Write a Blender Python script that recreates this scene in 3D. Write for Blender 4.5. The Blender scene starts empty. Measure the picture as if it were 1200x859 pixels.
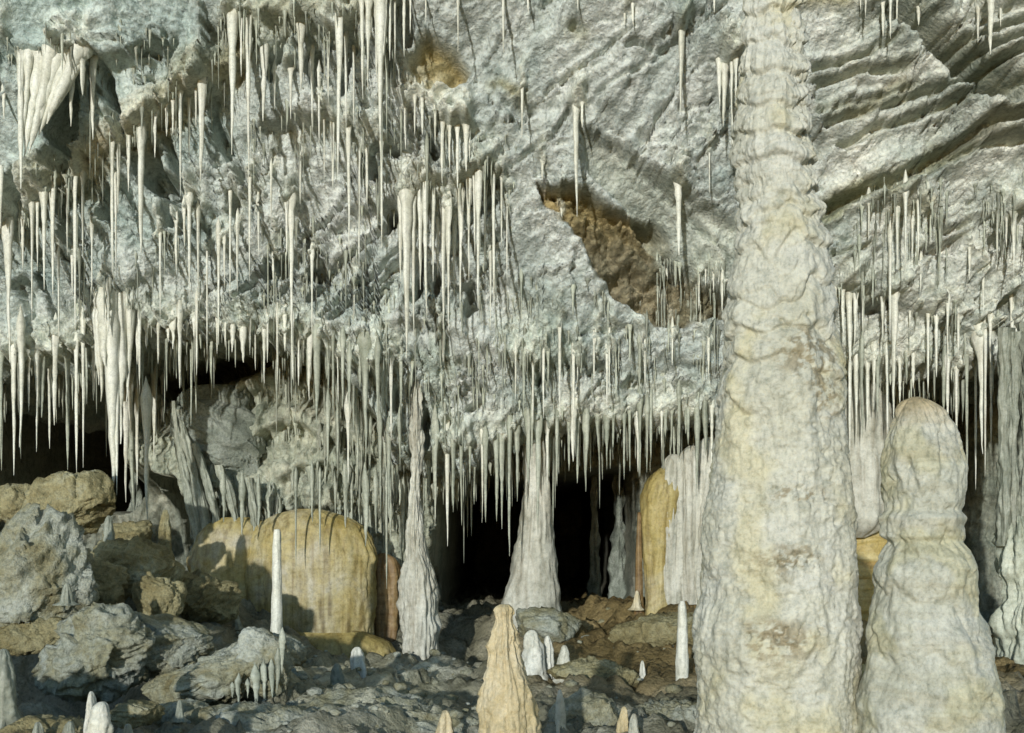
import bpy, bmesh, math, random
import numpy as np
from mathutils import Vector

# ------------------------------------------------------------------ camera, sky, sun, exposure
F = 1287.0            # focal length in photograph pixels (1200 wide)
HZ = 620.0            # photograph row of the eye level
ZC = 1.6
sc = bpy.context.scene
cam_d = bpy.data.cameras.new("camera")
cam = bpy.data.objects.new("camera", cam_d)
sc.collection.objects.link(cam)
cam.location = (0, 0, ZC)
cam.rotation_euler = (math.radians(90), 0, 0)
cam_d.sensor_width = 36.0
cam_d.lens = 36.0 * F / 1200.0
cam_d.shift_y = (HZ - 859 / 2) / 1200.0
cam_d.clip_end = 400
sc.camera = cam

SUN_AZ, SUN_EL = 14.0, 9.0        # degrees left of the camera axis (from behind), above level
world = bpy.data.worlds.new("World")
sc.world = world
world.use_nodes = True
wn = world.node_tree.nodes
sky = wn.new("ShaderNodeTexSky")
sky.sky_type = 'NISHITA'
sky.sun_disc = False
sky.sun_elevation = math.radians(SUN_EL)
sky.sun_rotation = math.radians(180 + SUN_AZ)
sky.air_density = 1.0
sky.dust_density = 0.1
sky.ozone_density = 2.4
bg = wn["Background"]
bg.inputs["Strength"].default_value = 0.15
world.node_tree.links.new(sky.outputs[0], bg.inputs["Color"])

sun_d = bpy.data.lights.new("sun", 'SUN')
sun_d.energy = 2.5
sun_d.angle = math.radians(1.0)
sun_d.color = (1.0, 0.985, 0.945)
sun = bpy.data.objects.new("sun", sun_d)
sc.collection.objects.link(sun)
_a, _e = math.radians(SUN_AZ), math.radians(SUN_EL)
SDIR = Vector((-math.sin(_a) * math.cos(_e), -math.cos(_a) * math.cos(_e), math.sin(_e)))
sun.rotation_euler = SDIR.to_track_quat('Z', 'Y').to_euler()
sun.location = (-6, -8, 6)

sc.view_settings.view_transform = 'Standard'
sc.view_settings.look = 'None'
sc.view_settings.exposure = 0.5
sc.view_settings.gamma = 1.0

# ------------------------------------------------------------------ helpers
rnd = random.Random(7)
R0 = np.random.RandomState(11)
PERM = np.concatenate([R0.permutation(256)] * 3).astype(np.int32)
GR = R0.normal(size=(256, 3)); GR /= np.linalg.norm(GR, axis=1)[:, None]

def pn(x, y, z):
    """gradient noise, about -1..1"""
    x, y, z = np.broadcast_arrays(np.asarray(x, float), np.asarray(y, float), np.asarray(z, float))
    xi, yi, zi = np.floor(x), np.floor(y), np.floor(z)
    fx, fy, fz = x - xi, y - yi, z - zi
    xi, yi, zi = (xi.astype(np.int64) & 255), (yi.astype(np.int64) & 255), (zi.astype(np.int64) & 255)
    u = fx * fx * fx * (fx * (fx * 6 - 15) + 10)
    v = fy * fy * fy * (fy * (fy * 6 - 15) + 10)
    w = fz * fz * fz * (fz * (fz * 6 - 15) + 10)
    out = 0
    for a in (0, 1):
        for b in (0, 1):
            for c in (0, 1):
                g = GR[PERM[PERM[PERM[xi + a] + yi + b] + zi + c]]
                d = g[..., 0] * (fx - a) + g[..., 1] * (fy - b) + g[..., 2] * (fz - c)
                out = out + d * (u if a else 1 - u) * (v if b else 1 - v) * (w if c else 1 - w)
    return out * 1.6

def fbm(x, y, z, o=4, g=0.5, l=2.03):
    a, s = 1.0, 0
    for k in range(o):
        s = s + a * pn(x + k * 17.3, y - k * 9.1, z + k * 5.7)
        x, y, z = x * l, y * l, z * l
        a *= g
    return s

def ridge(x, y, z, o=4, g=0.5):
    a, s = 1.0, 0
    for k in range(o):
        s = s + a * (1 - 2 * np.abs(pn(x + k * 7.7, y + k * 3.1, z - k * 4.4)))
        x, y, z = x * 2.05, y * 2.05, z * 2.05
        a *= g
    return s

def cell(x, y, seed=0):
    """2-D cellular noise -> F1, F2, random value of the nearest cell"""
    xi, yi = np.floor(x).astype(np.int64), np.floor(y).astype(np.int64)
    f1 = np.full(x.shape, 9.0); f2 = np.full(x.shape, 9.0); val = np.zeros(x.shape)
    for a in (-1, 0, 1):
        for b in (-1, 0, 1):
            h = PERM[(PERM[(xi + a + seed) & 255] + yi + b) & 255]
            h2 = PERM[(h + 71) & 255]
            dx = xi + a + h / 255.0 - x
            dy = yi + b + h2 / 255.0 - y
            d = np.sqrt(dx * dx + dy * dy)
            near = d < f1
            f2 = np.where(near, f1, np.minimum(f2, d))
            val = np.where(near, PERM[(h2 + 13) & 255] / 255.0, val)
            f1 = np.where(near, d, f1)
    return f1, f2, val

def facets(x, y, seed=0):
    """broken-rock facets: every cell is a randomly tilted plane"""
    xi, yi = np.floor(x).astype(np.int64), np.floor(y).astype(np.int64)
    f1 = np.full(x.shape, 9.0); out = np.zeros(x.shape)
    for a in (-1, 0, 1):
        for b in (-1, 0, 1):
            h = PERM[(PERM[(xi + a + seed) & 255] + yi + b) & 255]; h2 = PERM[(h + 71) & 255]; h3 = PERM[(h2 + 37) & 255]
            dx = xi + a + h / 255.0 - x; dy = yi + b + h2 / 255.0 - y
            d = dx * dx + dy * dy
            t = h3 / 255.0 * 6.283
            v = dx * np.cos(t) + dy * np.sin(t) + 0.5 * (h2 / 255.0 - 0.5)
            near = d < f1
            out = np.where(near, v, out); f1 = np.where(near, d, f1)
    return out

def sstep(a, b, x):
    t = np.clip((x - a) / (b - a), 0, 1)
    return t * t * (3 - 2 * t)

def at(px, py, D):
    return Vector(((px - 600) / F * D, D, ZC + (HZ - py) / F * D))

def mesh_grid(name, P, mat, tint=None, closed=False, parent=None, loc=None, flip=False):
    """P (rows, cols, 3) -> one mesh object"""
    nr, nc = P.shape[:2]
    idx = np.arange(nr * nc).reshape(nr, nc)
    if closed:
        a = idx[:-1, :]; b = np.roll(idx, -1, 1)[:-1, :]; c = np.roll(idx, -1, 1)[1:, :]; d = idx[1:, :]
    else:
        a = idx[:-1, :-1]; b = idx[:-1, 1:]; c = idx[1:, 1:]; d = idx[1:, :-1]
    Q = np.stack([a, b, c, d] if not flip else [d, c, b, a], -1).reshape(-1, 4)
    return mesh_np(name, P.reshape(-1, 3), Q, mat, tint, parent, loc)

def mesh_np(name, V, Q, mat, tint=None, parent=None, loc=None):
    me = bpy.data.meshes.new(name)
    V = np.asarray(V, np.float32)
    if loc is not None:
        V = V - np.asarray(loc, np.float32)
    k = Q.shape[1]
    me.vertices.add(len(V)); me.vertices.foreach_set("co", V.ravel())
    me.loops.add(Q.size); me.loops.foreach_set("vertex_index", Q.ravel().astype(np.int32))
    me.polygons.add(len(Q))
    me.polygons.foreach_set("loop_start", np.arange(0, Q.size, k, dtype=np.int32))
    me.update(calc_edges=True)
    me.polygons.foreach_set("use_smooth", np.ones(len(Q), bool))
    if tint is not None:
        ca = me.color_attributes.new("tint", 'FLOAT_COLOR', 'POINT')
        T = np.ones((len(V), 4), np.float32); T[:, :3] = tint.reshape(-1, 3)
        ca.data.foreach_set("color", T.ravel())
    me.materials.append(mat)
    me.validate()
    o = bpy.data.objects.new(name, me)
    sc.collection.objects.link(o)
    if parent is not None:
        o.parent = parent
    elif loc is not None:
        o.location = loc
    return o

def tag(o, label=None, cat=None, group=None, kind=None):
    if label: o['label'] = label
    if cat: o['category'] = cat
    if group: o['group'] = group
    if kind: o['kind'] = kind
    return o

def thing(name, loc, label, cat, group=None):
    o = bpy.data.objects.new(name, None)
    o.empty_display_size = 0.2
    sc.collection.objects.link(o)
    o.location = loc
    return tag(o, label, cat, group)

# ------------------------------------------------------------------ materials
def rock(name, cols, scale=1.0, bump=0.35, rough=0.62, tint=False, streak=0.0, bumpdist=0.03, spec=0.3, fine=1.0, band=0.0, island=0.0):
    m = bpy.data.materials.new(name); m.use_nodes = True
    nt = m.node_tree; N = nt.nodes; L = nt.links
    bs = N["Principled BSDF"]
    tc = N.new("ShaderNodeTexCoord"); oi = N.new("ShaderNodeObjectInfo")
    add = N.new("ShaderNodeVectorMath"); add.operation = 'MULTIPLY_ADD'
    add.inputs[1].default_value = (1, 1, 1)
    rv = N.new("ShaderNodeVectorMath"); rv.operation = 'SCALE'; rv.inputs[0].default_value = (31, 17, 23)
    L.new(oi.outputs["Random"], rv.inputs["Scale"])
    L.new(tc.outputs["Object"], add.inputs[0]); L.new(rv.outputs[0], add.inputs[2])
    def noise(sc_, det=6, rgh=0.6, dist=0.0, vec=None):
        n = N.new("ShaderNodeTexNoise"); n.inputs["Scale"].default_value = sc_ * scale
        n.inputs["Detail"].default_value = det; n.inputs["Roughness"].default_value = rgh
        n.inputs["Distortion"].default_value = dist
        L.new(vec or add.outputs[0], n.inputs["Vector"])
        return n.outputs["Fac"]
    def ramp(src, stops):
        r = N.new("ShaderNodeValToRGB")
        e = r.color_ramp.elements
        e[0].position, e[0].color = stops[0][0], (*stops[0][1], 1)
        e[1].position, e[1].color = stops[-1][0], (*stops[-1][1], 1)
        for p, c in stops[1:-1]:
            x = e.new(p); x.color = (*c, 1)
        L.new(src, r.inputs[0]); return r.outputs[0]
    def mixc(a, b, fac, mode='MIX'):
        x = N.new("ShaderNodeMix"); x.data_type = 'RGBA'; x.blend_type = mode
        if isinstance(fac, float): x.inputs[0].default_value = fac
        else: L.new(fac, x.inputs[0])
        for s, i in ((a, 6), (b, 7)):
            if isinstance(s, tuple): x.inputs[i].default_value = (*s, 1)
            else: L.new(s, x.inputs[i])
        return x.outputs[2]
    n1 = noise(1.6, 6, 0.65, 0.6)
    k = len(cols)
    base = ramp(n1, [(0.30 + 0.40 * i / (k - 1), c) for i, c in enumerate(cols)])
    n2 = noise(15, 6, 0.7, 0.3)
    sp = ramp(n2, [(0.36, (0.50, 0.53, 0.50)), (0.47, (0.90, 0.90, 0.90)), (0.60, (1.12, 1.12, 1.10))])
    base = mixc(base, sp, 0.8 * fine if fine <= 1 else 0.8, 'MULTIPLY')
    n3 = noise(46, 4, 0.7, 0.2)
    sp3 = ramp(n3, [(0.34, (0.55, 0.57, 0.52)), (0.46, (0.95, 0.95, 0.94)), (0.62, (1.12, 1.12, 1.10))])
    base = mixc(base, sp3, 0.7 * fine if fine <= 1 else 0.7, 'MULTIPLY')
    if streak > 0:
        mp = N.new("ShaderNodeMapping"); mp.inputs["Scale"].default_value = (14, 14, 0.9)
        L.new(add.outputs[0], mp.inputs["Vector"])
        st = noise(1.0, 4, 0.6, 0.4, mp.outputs[0])
        sr = ramp(st, [(0.33, (0.52, 0.46, 0.36)), (0.50, (0.95, 0.93, 0.88)), (0.64, (1.1, 1.1, 1.08))])
        base = mixc(base, sr, streak, 'MULTIPLY')
    if band > 0:
        mp = N.new("ShaderNodeMapping"); mp.inputs["Scale"].default_value = (0.8, 0.8, 9)
        L.new(add.outputs[0], mp.inputs["Vector"])
        st = noise(1.0, 5, 0.6, 0.5, mp.outputs[0])
        sr = ramp(st, [(0.36, (0.62, 0.50, 0.30)), (0.50, (0.95, 0.92, 0.84)), (0.62, (1.1, 1.1, 1.1))])
        base = mixc(base, sr, band, 'MULTIPLY')
    if island > 0:
        gm = N.new("ShaderNodeNewGeometry"); mr = N.new("ShaderNodeMapRange")
        mr.inputs["To Min"].default_value = 1 - island; mr.inputs["To Max"].default_value = 1.05
        L.new(gm.outputs["Random Per Island"], mr.inputs["Value"])
        base = mixc(base, mr.outputs[0], 1.0, 'MULTIPLY')
    if tint:
        at_ = N.new("ShaderNodeAttribute"); at_.attribute_name = "tint"
        base = mixc(base, at_.outputs["Color"], 1.0, 'MULTIPLY')
    L.new(base, bs.inputs["Base Color"])
    bs.inputs["Roughness"].default_value = rough
    bs.inputs["Specular IOR Level"].default_value = spec
    # fine relief
    nb = noise(22, 5, 0.72, 0.2)
    mp = N.new("ShaderNodeTexVoronoi"); mp.inputs["Scale"].default_value = 38 * scale; mp.feature = 'SMOOTH_F1'
    L.new(add.outputs[0], mp.inputs["Vector"])
    ma = N.new("ShaderNodeMath"); ma.operation = 'MULTIPLY_ADD'; ma.inputs[1].default_value = 0.35
    L.new(mp.outputs["Distance"], ma.inputs[0]); L.new(nb, ma.inputs[2])
    bp = N.new("ShaderNodeBump"); bp.inputs["Strength"].default_value = bump; bp.inputs["Distance"].default_value = bumpdist
    L.new(ma.outputs[0], bp.inputs["Height"]); L.new(bp.outputs[0], bs.inputs["Normal"])
    return m

M_CEIL = rock("ceiling_limestone", [(0.37, 0.43, 0.405), (0.57, 0.61, 0.575), (0.745, 0.77, 0.73)], tint=True, bump=0.8, bumpdist=0.04)
M_WALL = rock("back_wall_limestone", [(0.16, 0.19, 0.15), (0.30, 0.32, 0.26), (0.42, 0.42, 0.34)], tint=True, bump=0.6, streak=0.5)
M_FLOOR = rock("cave_floor_rock", [(0.09, 0.088, 0.052), (0.21, 0.205, 0.145), (0.37, 0.37, 0.30)], tint=True, bump=0.8, bumpdist=0.04)
M_STAL = rock("white_calcite", [(0.56, 0.56, 0.46), (0.68, 0.69, 0.60), (0.76, 0.77, 0.70)], scale=2.0, bump=0.25, bumpdist=0.01, rough=0.45, fine=0.6, streak=0.3, island=0.3)
M_STAL2 = rock("grey_green_calcite", [(0.27, 0.30, 0.24), (0.40, 0.43, 0.35), (0.54, 0.57, 0.48)], scale=2.0, bump=0.25, bumpdist=0.01, rough=0.5, fine=0.7, streak=0.45, island=0.5)  # grey green, a little darker to stand for light falling off rearward
M_COL = rock("column_calcite", [(0.40, 0.395, 0.30), (0.475, 0.475, 0.395), (0.525, 0.53, 0.47)], scale=1.2, bump=0.6, bumpdist=0.02, rough=0.55, fine=0.7, tint=True)
M_STAG = rock("greenish_calcite", [(0.32, 0.325, 0.25), (0.41, 0.42, 0.355), (0.50, 0.51, 0.455)], scale=1.4, bump=0.5, bumpdist=0.02, rough=0.5, fine=0.7, band=0.3, tint=True)
M_ORNG = rock("honey_calcite", [(0.42, 0.345, 0.18), (0.50, 0.435, 0.28), (0.55, 0.51, 0.39)], scale=2.5, bump=0.4, bumpdist=0.02, rough=0.45, fine=0.5, streak=0.3)
M_YEL = rock("yellow_flowstone", [(0.26, 0.20, 0.06), (0.35, 0.29, 0.12), (0.43, 0.39, 0.25)], scale=1.3, bump=0.4, bumpdist=0.015, rough=0.5, fine=0.7, streak=0.75, tint=True)  # base colour lowered to stand for weaker light at the back
M_BAND = rock("banded_yellow_flowstone", [(0.26, 0.19, 0.06), (0.38, 0.30, 0.11), (0.46, 0.40, 0.22)], scale=1.3, bump=0.4, bumpdist=0.02, rough=0.5, fine=0.7, band=0.8)
M_HANG = rock("mottled_grey_rock", [(0.13, 0.15, 0.12), (0.25, 0.28, 0.235), (0.42, 0.45, 0.40)], scale=2.6, bump=0.8, bumpdist=0.03)
M_BROWN = rock("brown_flowstone", [(0.13, 0.085, 0.04), (0.22, 0.15, 0.07), (0.30, 0.23, 0.11)], scale=1.3, bump=0.3, bumpdist=0.02, rough=0.5, fine=0.7, band=0.7)
M_BOULD = rock("boulder_limestone", [(0.18, 0.155, 0.075), (0.25, 0.24, 0.15), (0.32, 0.335, 0.27), (0.43, 0.455, 0.40)], scale=1.9, bump=0.7, bumpdist=0.03)
M_BTAN = rock("tan_boulder", [(0.10, 0.085, 0.04), (0.21, 0.18, 0.085), (0.30, 0.275, 0.155), (0.36, 0.36, 0.26)], scale=1.9, bump=0.7, bumpdist=0.03)
M_GREYF = rock("grey_flowstone", [(0.33, 0.33, 0.27), (0.43, 0.43, 0.37), (0.52, 0.525, 0.465)], scale=1.3, bump=0.3, bumpdist=0.015, rough=0.5, fine=0.6, streak=0.6)  # albedo cut: dimming of the light with distance is put into this colour

# ------------------------------------------------------------------ ceiling
RIM_PX = [-400, -100, 0, 60, 110, 130, 160, 250, 350, 385, 420, 460, 540, 575, 620, 700, 780, 850, 950, 1000, 1060, 1130, 1200, 1300, 1600]
RIM_PY = [440, 440, 430, 425, 415, 400, 388, 380, 388, 410, 460, 530, 545, 520, 505, 492, 488, 478, 460, 425, 425, 430, 415, 420, 430]

def ybase(Z):
    return 8.0 + (5.45 - Z) * 0.80

# overhanging lips traced along the slope: ([(px,py)...], step m, bulge m, recovery px)
LIPS = [
    ([(255, 30), (330, 22), (400, 45), (450, 60), (480, 20)], 0.34, 0.16, 110),
    ([(-60, 110), (10, 70), (60, 72), (118, 74), (150, 68), (205, 52)], 0.30, 0.12, 70),
    ([(20, 245), (70, 210), (110, 185), (155, 160), (190, 122), (240, 100), (275, 60)], 0.38, 0.20, 90),
    ([(-60, 290), (0, 268), (40, 250), (70, 228), (100, 215)], 0.30, 0.12, 80),
    ([(290, 150), (340, 135), (390, 142), (440, 155), (475, 128), (520, 145), (600, 150)], 0.28, 0.14, 80),
    ([(420, 240), (465, 232), (500, 215), (560, 205), (605, 200)], 0.30, 0.16, 120),
    ([(90, 335), (120, 352), (160, 330), (200, 300), (250, 290)], 0.22, 0.12, 70),
    ([(300, 320), (340, 290), (380, 305), (430, 300)], 0.18, 0.08, 60),
    ([(390, 400), (440, 385), (500, 375), (560, 405), (620, 425)], 0.30, 0.14, 70),
    ([(400, 455), (450, 445), (520, 455), (575, 450)], 0.22, 0.10, 60),
    ([(560, 310), (600, 330), (660, 372), (740, 380), (800, 375), (860, 372)], 0.14, 0.08, 70),
    ([(600, 430), (660, 425), (740, 410), (850, 430)], 0.20, 0.10, 60),
    ([(960, 345), (1000, 340), (1040, 352), (1080, 372), (1130, 385), (1210, 380), (1300, 390)], 0.30, 0.12, 70),
    ([(1000, 250), (1040, 240), (1090, 245), (1110, 262)], 0.16, 0.10, 60),
    ([(1140, 255), (1180, 248), (1260, 250)], 0.2, 0.12, 60),
    ([(780, 40), (830, 60), (860, 100)], 0.14, 0.08, 60),
    ([(640, 120), (690, 118), (720, 135)], 0.16, 0.08, 60),
    ([(1000, 12), (1060, 6), (1090, 14)], 0.2, 0.1, 50),
    ([(1120, 12), (1180, 8), (1240, 14)], 0.2, 0.1, 50),
    ([(770, 318), (800, 316), (850, 322)], 0.16, 0.08, 40),
]
# pits and slots: (px, py, rx, ry, depth, rotation deg)
PITS = [
    (78, 150, 18, 66, 0.6, 6), (134, 115, 7, 46, 0.28, -18), (184, 57, 26, 6, 0.25, -14), (205, 70, 10, 30, 0.15, 30),
    (180, 200, 14, 40, 0.35, -25), (205, 220, 10, 28, 0.3, -20), (250, 150, 10, 34, 0.3, -10), (30, 235, 14, 24, 0.4, 10),
    (75, 260, 8, 26, 0.3, 0), (115, 235, 9, 26, 0.35, 0), (262, 225, 12, 20, 0.3, 0), (330, 60, 9, 36, 0.3, 15),
    (365, 75, 12, 36, 0.3, 10), (410, 80, 10, 46, 0.3, 8), (470, 30, 10, 30, 0.3, 5), (455, 250, 9, 22, 0.4, 20),
    (460, 175, 22, 9, 0.3, -20), (440, 200, 9, 18, 0.35, 0), (505, 175, 10, 22, 0.3, 10), (310, 315, 8, 16, 0.25, 15),
    (330, 312, 8, 18, 0.25, 0), (375, 315, 8, 12, 0.25, 10), (515, 335, 7, 26, 0.3, 0), (550, 345, 8, 26, 0.3, 10),
    (490, 320, 6, 34, 0.3, 0), (1025, 360, 22, 8, 0.3, 0), (1090, 300, 26, 5, 0.16, -35), (1115, 285, 26, 6, 0.2, -40),
    (1085, 265, 8, 14, 0.2, 0), (1165, 290, 8, 10, 0.2, 0), (1180, 370, 12, 22, 0.35, 25), (600, 130, 14, 10, 0.10, 0),
    (745, 60, 22, 6, 0.16, 10), (675, 35, 14, 8, 0.10, 0), (540, 430, 14, 8, 0.15, 20), (640, 455, 12, 12, 0.18, 0),
    (745, 455, 20, 9, 0.18, -10), (700, 435, 12, 10, 0.14, 0), (800, 450, 16, 10, 0.16, 0), (560, 475, 12, 10, 0.2, 0),
    (460, 470, 8, 26, 0.35, 0), (400, 470, 10, 24, 0.3, 0), (480, 455, 8, 20, 0.3, 0), (500, 500, 8, 30, 0.35, 0),
    (430, 500, 9, 26, 0.35, 0), (530, 500, 8, 18, 0.25, 0),
]
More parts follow.
